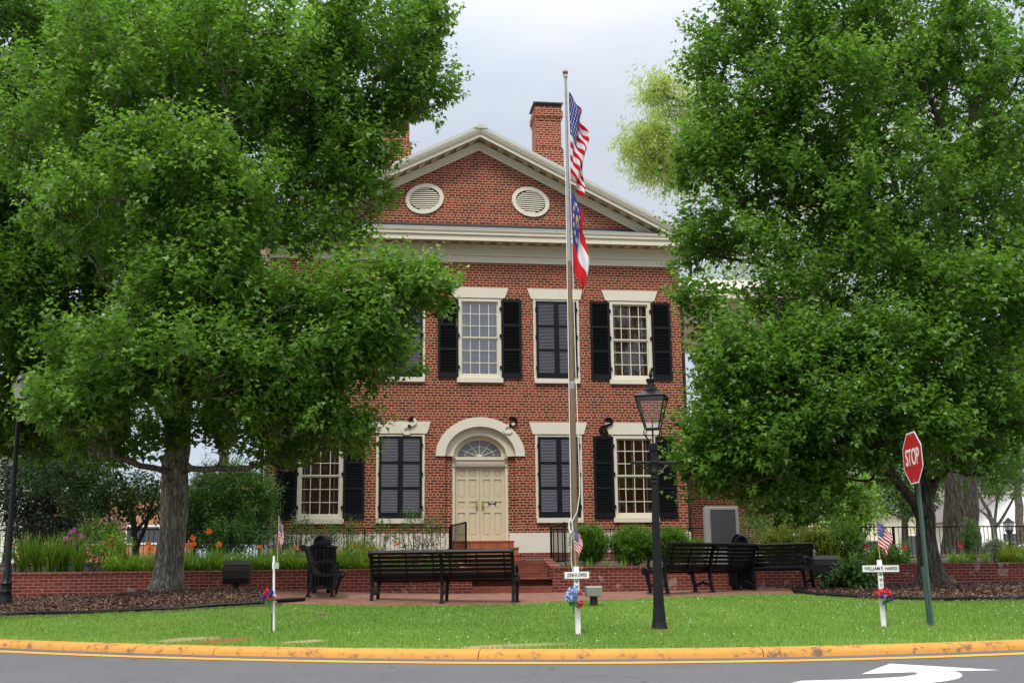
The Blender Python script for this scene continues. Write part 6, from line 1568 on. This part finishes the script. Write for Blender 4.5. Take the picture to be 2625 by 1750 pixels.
shrub('rudbeckia_plant', 'plant with small orange-yellow flowers beside the left lamp post', 36, -6.4, 22, 1252, 1300, 'leaf_bush', 418, n=30, size=0.06, n_leaf=7, ln=0.22, flowers=[('petal_orange', 'flower', 9, 0.06)])
shrub('coreopsis_plant', 'bushy plant covered in small yellow flowers, left of the long bench', 822, -6.4, 50, 1246, 1305, 'leaf_lily', 419, n=130, shape='narrow', size=0.07, n_leaf=9, ln=0.25, base_t=0.5, flowers=[('petal_yellow', 'flower', 95, 0.042)])
for i, (px, rx, y0, y1, lab) in enumerate(((690, 30, 1192, 1275, 'thin rose bush by the railing under the lower left window'), (745, 22, 1200, 1275, 'second thin rose bush by the railing, left of the coreopsis'), (800, 26, 1196, 1275, 'rose bush by the railing behind the coreopsis'), (868, 36, 1200, 1275, 'rose bush by the railing under the closed lower shutters'), (950, 36, 1180, 1280, 'taller rose bush by the railing, nearest the stairs'), (640, 20, 1205, 1280, 'thin rose bush by the railing at the courthouse corner'))):
    shrub('rose_bush', lab, px, -4.95, rx, y0, y1, 'leaf_bush', 430+i, n=46, size=0.055, n_leaf=9, ln=0.28, base_t=0.5, rd=0.25, group='rose bushes along the left railing', stems=12)
shrub('coneflower_plant', 'coneflowers with pink blooms before the closed lower shutters', 985, -4.3, 34, 1190, 1265, 'leaf_bush', 440, n=40, shape='narrow', size=0.11, n_leaf=7, ln=0.35, base_t=0.4, flowers=[('petal_pink', 'flower', 9, 0.06)])
for i, px in enumerate((900, 935, 985, 1020)):
    clump('daylily_plant', 'arching green daylily clump without blooms behind the long bench', px, -6.9, 26, 0.48, 0.02, 0.9, 0.4, 'leaf_lily', 450+i, group='green daylily clumps behind the long bench')
hg = ground(1955, 1352)
shrub('hellebore_plant', 'dark leafy plant in the right mulch bed before the wall', 1955, hg[1], 33, 1318, 1354, 'leaf_bush', 460, n=60, shape='oval', size=0.17, n_leaf=7, ln=0.3, up=0.35, base_t=0.3, cat='plant', zb=ztf(hg[0], hg[1])-0.02, droop=0.35)
# weeds along the kerb
for i, (px, py, sz_) in enumerate(((1840, 1496, .16), (2108, 1490, .15), (1715, 1499, .08), (500, 1497, .08), (985, 1502, .1), (323, 1496, .06), (445, 1501, .06), (1660, 1499, .06))):
    p = road_at(px, py); kk = kpts[np.argmin(np.linalg.norm(kpts-p[:2], axis=1))]
    p = np.array([p[0], p[1]+0.02, p[2]-0.01]); rg = np.random.default_rng(500+i); V, F, T = straps(rg, p, 26, sz_, 0.008, 0.9, 0.3, (0.5, 0.2))
    lab = ['grassy weed tuft at the kerb, directly above the arrow tail', 'grassy weed tuft at the kerb below the stop sign', 'small weed at the kerb left of the largest tuft', 'small weed at the kerb below the left mulch bed', 'thin weed at the kerb below the long bench', 'tiny weed at the left end of the kerb', 'tiny weed at the kerb below the left maple', 'tiny weed at the kerb below the angled bench'][i]
    tag(link('weed', npmesh('weed', np.array(V)-p, F, tint=T), M['grass_blade'], None, p), lab, 'weed', 'weeds growing at the kerb')

# ------------------------------------------------------------------ lawn blades, clover, bark chips
# bare and dry places in the turf
_k = NT.__new__(NT); _k.m = M['lawn_ground']; _k.t = _k.m.node_tree; _k.n = _k.t.nodes; _k.b = _k.n['Principled BSDF']
_col = _k.b.inputs['Base Color'].links[0].from_socket
SPOTS = [(*ground(525, 1471)[:2], 0.42, 0.10, (0.24, 0.085, 0.04)), (*ground(430, 1469)[:2], 0.5, 0.08, (0.30, 0.21, 0.11)), (*ground(700, 1474)[:2], 0.35, 0.07, (0.32, 0.24, 0.13)), (*gl[:2], 0.22, 0.16, (0.17, 0.095, 0.055)),
         (*ground(740, 1412)[:2], 0.16, 0.06, (0.10, 0.075, 0.05)), (*cc[:2], 0.10, 0.08, (0.16, 0.11, 0.06)), (*cr[:2], 0.10, 0.08, (0.16, 0.11, 0.06)), (*st[:2], 0.12, 0.10, (0.14, 0.10, 0.06)), (*ground(1180, 1483)[:2], 0.9, 0.06, (0.30, 0.22, 0.11))]
_jit = _k.math('MULTIPLY', _k.math('SUBTRACT', _k.noise(9, 4), 0.5), 1.3)
_sp = _k.new('ShaderNodeSeparateXYZ'); _k.link(_k.pos(), _sp.inputs[0])
for sx_, sy_, ra, rb, cs in SPOTS:
    ux = _k.math('DIVIDE', _k.math('SUBTRACT', _sp.outputs['X'], float(sx_)), ra); uy = _k.math('DIVIDE', _k.math('SUBTRACT', _sp.outputs['Y'], float(sy_)), rb*3)
    rr = _k.math('SQRT', _k.math('ADD', _k.math('MULTIPLY', ux, ux), _k.math('MULTIPLY', uy, uy)))
    _col = _k.mix(_k.math('LESS_THAN', _k.math('ADD', rr, _jit), 0.85), _col, cs)
_k.link(_col, _k.b.inputs['Base Color'])
rg = np.random.default_rng(900)
NB = 330000
gx_ = rg.uniform(-11.5, 10.5, NB); ky = kerb_y(gx_)+0.03; by = back_y(gx_)-0.02; gy_ = ky+(by-ky)*rg.uniform(0, 1, NB)
w_keep = rg.uniform(0, 1, NB) < np.clip((by-ky)/6.5, 0.1, 1); gx_, gy_ = gx_[w_keep], gy_[w_keep]
gz_ = zt(gx_[:1], gy_[:1])
def zt_big(x, y): return np.concatenate([zt(x[i:i+40000], y[i:i+40000]) for i in range(0, len(x), 40000)])
gz_ = zt_big(gx_, gy_); n = len(gx_)
patch = 0.5+0.5*np.sin(gx_*1.3+2*np.sin(gy_*0.9))*np.cos(gy_*1.7+np.sin(gx_*2.1))
h = rg.uniform(0.022, 0.055, n)*(0.8+0.5*patch); a = rg.uniform(0, 2*math.pi, n); lean = rg.uniform(0.1, 0.8, n)
bare = np.zeros(n, bool)
for sx_, sy_, ra, rb, cs in SPOTS: bare |= ((gx_-sx_)/ra)**2+((gy_-sy_)/(rb*3))**2 < rg.uniform(0.2, 1.2, n)
dry = ((gy_-kerb_y(gx_) < 0.35) & (rg.uniform(0, 1, n) < 0.35))
P0 = np.stack([gx_, gy_, gz_-0.004], 1); lat = np.stack([np.cos(a), np.sin(a), 0*a], 1)*(rg.uniform(0.003, 0.006, n))[:, None]
tp_ = P0+np.stack([np.cos(a+1.57)*lean*h, np.sin(a+1.57)*lean*h, h], 1)
V = np.stack([P0-lat, P0+lat, tp_], 1).reshape(-1, 3); tint = np.clip(0.36+0.16*rg.normal(size=n)+0.22*(patch-0.5)+0.12*np.sin(gx_*0.5)+0.22*np.maximum(0, np.sin(gx_*0.83+1.0)*np.sin(gy_*0.7+gx_*0.3+0.5))+0.25*(np.exp(-(gy_-kerb_y(gx_))/0.25)), 0, 1)
keepm = ~(dry & (rg.uniform(0, 1, n) < 0.45)) & ~(bare & (rg.uniform(0, 1, n) < 0.93))
V = V.reshape(-1, 3, 3)[keepm].reshape(-1, 3); tint = tint[keepm]; nt = len(tint)
tag(link('grass', npmesh('grass', V, np.arange(nt*3).reshape(-1, 3), tint=np.repeat(tint, 3)), M['grass_blade']), kind='stuff')
nc = 260; k = MB()
cx_ = np.where(rg.uniform(0, 1, nc) < 0.8, rg.uniform(-2.5, 8, nc), rg.uniform(-9, 8, nc)); cy_ = kerb_y(cx_)+0.2+(back_y(cx_)-kerb_y(cx_)-0.4)*rg.uniform(0, 1, nc); cz_ = zt(cx_, cy_)
V = []; F = []
for x, y, z in zip(cx_, cy_, cz_):
    s_ = rg.uniform(0.004, 0.009); z += rg.uniform(0.03, 0.055); q = len(V)
    V += [(x-s_, y, z), (x, y-s_, z), (x+s_, y, z), (x, y+s_, z), (x, y, z+s_*1.2), (x, y, z-s_)]
    F += [(q, q+1, q+4), (q+1, q+2, q+4), (q+2, q+3, q+4), (q+3, q, q+4), (q+1, q, q+5), (q+2, q+1, q+5)]
tag(link('clover', npmesh('clover', V, F), M['petal_white']), kind='stuff')
def chips(inside, n, x0, x1):
    x = rg.uniform(x0, x1, n); y = rg.uniform(-16, -7.45, n); kp = inside(x, y); x, y = x[kp], y[kp]; n = len(x); z = zt_big(x, y)+rg.uniform(0.01, 0.04, n)
    a = rg.uniform(0, 6.28, n); L = rg.uniform(0.008, 0.032, n); w_ = L*rg.uniform(0.25, 0.5, n)
    u = np.stack([np.cos(a), np.sin(a), rg.normal(0, 0.35, n)], 1)*L[:, None]; v_ = np.stack([-np.sin(a), np.cos(a), rg.normal(0, 0.5, n)], 1)*w_[:, None]
    c = np.stack([x, y, z], 1); V = np.stack([c-u-v_, c+u-v_*0.6, c+u*0.9+v_, c-u*0.8+v_*0.8], 1).reshape(-1, 3)
    tag(link('mulch_chips', npmesh('mulch_chips', V, np.arange(4*n).reshape(-1, 4), tint=np.repeat(np.clip(rg.beta(2, 2.6, n), 0, 1), 4)), M['mulch_chip']), kind='stuff')
chips(lambda x, y: (y > back_y(x)+0.02) & (x < MUL_L-0.15-0.28*(y+15)*0.6), 130000, -13.5, -4)
chips(lambda x, y: (y > back_y(x)+0.02) & (x > MUL_R+0.25+0.2*(y+15)), 100000, 3.5, 13.5)
rg2 = np.random.default_rng(41)                          # loose fallen leaves on the paving and lawn
V = []; F = []
for i in range(60):
    x = rg2.uniform(-5, 4.5); y = rg2.uniform(-18, -8); z = ztf(x, y)+(0.015 if y > back_y(x) else 0.05); s_ = rg2.uniform(0.02, 0.05); a = rg2.uniform(0, 6.28); q = len(V)
    V += [(x+s_*math.cos(a+b), y+s_*math.sin(a+b), z+rg2.uniform(0, 0.01)) for b in (0, 1.6, 3.1, 4.7)]; F.append((q, q+1, q+2, q+3))
tag(link('fallen_leaves', npmesh('fallen_leaves', V, F, tint=np.repeat(rg2.uniform(0.2, 1, 60), 4)), M['leaf_gold']), kind='stuff')

# ------------------------------------------------------------------ far houses and parked cars
def house(name, label, x0, x1, y0, y1, z0, zt_, wall_m, roof_m, ridge, windows, overh=0.4, along='y'):
    t = thing(name, label, 'house', ((x0+x1)/2, y0, z0))
    k = MB(); k.box(x0, x1, y0, y1, z0-0.3, zt_)
    xm = (x0+x1)/2
    if along == 'y': k.add([(x0, y0, zt_), (x1, y0, zt_), (xm, y0, ridge), (x0, y1, zt_), (x1, y1, zt_), (xm, y1, ridge)], [(0, 1, 2), (4, 3, 5)])
    nb_ = int((zt_-z0)/0.18)
    k.build('wall', M[wall_m], t)
    k = MB()
    for i in range(nb_): k.box(x0-0.012, x1+0.012, y0-0.018, y0-0.001, z0+i*0.18, z0+i*0.18+0.15)
    if wall_m.startswith('siding'): k.build('clapboards', M[wall_m], t)
    k = MB()
    if along == 'y':
        sl = (ridge-zt_)/(xm-x0)
        for sx in (-1, 1):
            xa = xm+sx*(xm-x0+overh); k.prism([(xm, ridge+0.05), (xa, zt_-overh*sl+0.05), (xa, zt_-overh*sl+0.22), (xm, ridge+0.22)], y0-overh, y1+overh, 'xz')
    else:
        ym = (y0+y1)/2; sl = (ridge-zt_)/(ym-y0)
        for sy in (-1, 1):
            ya = ym+sy*(ym-y0+overh); k.prism([(ym, ridge+0.05), (ya, zt_-overh*sl+0.05), (ya, zt_-overh*sl+0.22), (ym, ridge+0.22)], x0-overh, x1+overh, 'yz')
    k.build('roof', M[roof_m], t)
    for wx, wz, ww, wh in windows:
        k = MB(); k.box(wx-ww/2-0.09, wx+ww/2+0.09, y0-0.05, y0-0.02, wz-0.09, wz+wh+0.09); f = k.build('window', M['white_paint'], t)
        k = MB(); k.box(wx-ww/2, wx+ww/2, y0-0.062, y0-0.051, wz, wz+wh); k.build('pane', M['window_dark'], f)
    return t
t = house('cream_house', 'cream clapboard house with a shingled turret, far beyond the cross by the stop sign', 24.0, 34.0, 40, 50, 0.4, 4.6, 'siding_cream', 'shingle', 8.2, [(25.5, 1.4, 0.9, 1.6), (27.2, 1.4, 0.9, 1.6), (33.2, 1.4, .8, 1.5)], along='x')
k = MB(); k.lathe([(1.45, 0.1), (1.45, 4.1)], 8, (30.6, 39.6, 0), 0.39, 0.39+2*math.pi); k.build('turret', M['siding_cream'], t)
k = MB(); k.lathe([(1.75, 4.0), (1.7, 4.1), (0.9, 4.9), (0.05, 6.2)], 8, (30.6, 39.6, 0), 0.39, 0.39+2*math.pi); k.build('turret_roof', M['shingle'], t)
house('white_house', 'white gabled house at the far right edge beyond the crape myrtle', 37.5, 46.0, 40, 52, 0.4, 4.0, 'white_paint', 'shingle', 6.9, [(40.2, 1.5, 1.0, 1.5), (42.6, 1.5, 1.0, 1.5)])
house('brick_shop', 'low orange brick building seen past the dogwood at left', -19.5, -12.6, 25, 34, 0.4, 4.55, 'orange_brick', 'lead_grey', 5.0, [(-13.9, 2.35, 1.5, 0.75), (-16.5, 2.35, 1.5, 0.75)], along='x', overh=0.15)
house('green_house', 'pale green building at the far left edge behind the holly', -30, -20.9, 30, 40, 0.4, 7.2, 'siding_green', 'shingle', 8.4, [(-21.6, 5.2, .7, 1.3)], along='x', overh=0.3)
def car(label, x, y, z, rot, body_m):
    global ORG
    t = thing('parked_car', label, 'car', (x, y, z), rot, 'cars parked beyond the railing'); ORG = np.zeros(3)
    b = [(-2.25, .35), (-2.3, .6), (-2.25, .92), (-1.55, 1.0), (-0.95, 1.05), (1.6, 1.05), (2.2, .98), (2.28, .7), (2.25, .35)]
    k = MB(); k.prism(b, -0.86, 0.86, 'xz'); k.build('body', M[body_m], t)
    k = MB(); v = []
    for s_, w_, zz in ((1, .82, 1.05), (.80, .68, 1.52)):
        xs0, xs1 = (-0.95, 1.95) if zz < 1.2 else (-0.25, 1.45)
        v += [(xs0, -w_, zz), (xs1, -w_, zz), (xs1, w_, zz), (xs0, w_, zz)]
    k.add(v, [(0, 1, 5, 4), (1, 2, 6, 5), (2, 3, 7, 6), (3, 0, 4, 7)]); k.build('windows', M['car_glass'], t)
    k = MB(); k.box(-0.28, 1.48, -0.70, 0.70, 1.52, 1.57)
    for sx, x0_, x1_ in ((1, -0.95, -0.25), (1, 1.95, 1.45)):
        for w0, w1 in ((.83, .69), (-.83, -.69)): k.tube([(x0_, w0, 1.05), (x1_, w1, 1.53)], 0.035, 5)
    for w0, w1 in ((.84, .70), (-.84, -.70)): k.tube([(0.55, w0, 1.05), (0.6, w1, 1.53)], 0.03, 5)
    k.build('cabin', M[body_m], t)
    for wx in (-1.4, 1.4):
        for wy in (-0.88, 0.74):
            k = MB(); k.lathe([(0.2, 0), (0.33, 0.01), (0.34, 0.03), (0.34, 0.11), (0.33, 0.13), (0.2, 0.14)], 18); k.v = [(wx+p_[0], wy+p_[2], 0.34+p_[1]) for p_ in k.v]; wo = k.build('wheel', M['tyre'], t)
            k = MB(); k.lathe([(0.0, -0.005), (0.2, -0.005), (0.21, 0.145), (0.0, 0.145)], 14); k.v = [(wx+p_[0], wy+p_[2], 0.34+p_[1]) for p_ in k.v]; k.build('rim', M['car_silver'], wo)
    for wy in (-0.62, 0.62):
        k = MB(); k.box(-2.31, -2.24, wy-0.18, wy+0.18, .66, .80); k.build('headlight', M['sign_white'], t)
        k = MB(); k.box(2.22, 2.30, wy-0.16, wy+0.16, .75, .92); k.build('tail_light', M['sign_red'], t)
p = at(2017, 1240, 24); car('white car parked beyond the cross by the stop sign', p[0], 24, p[2]-1.56, math.radians(75), 'car_white')
p = at(2300, 1248, 21); car('silver car parked beyond the railing at right', p[0], 21, p[2]-1.5, math.radians(15), 'car_silver')
p = at(2352, 1262, 17); car('white car at the right edge, nearest the railing', p[0]+0.6, 17, p[2]-1.3, math.radians(10), 'car_white')
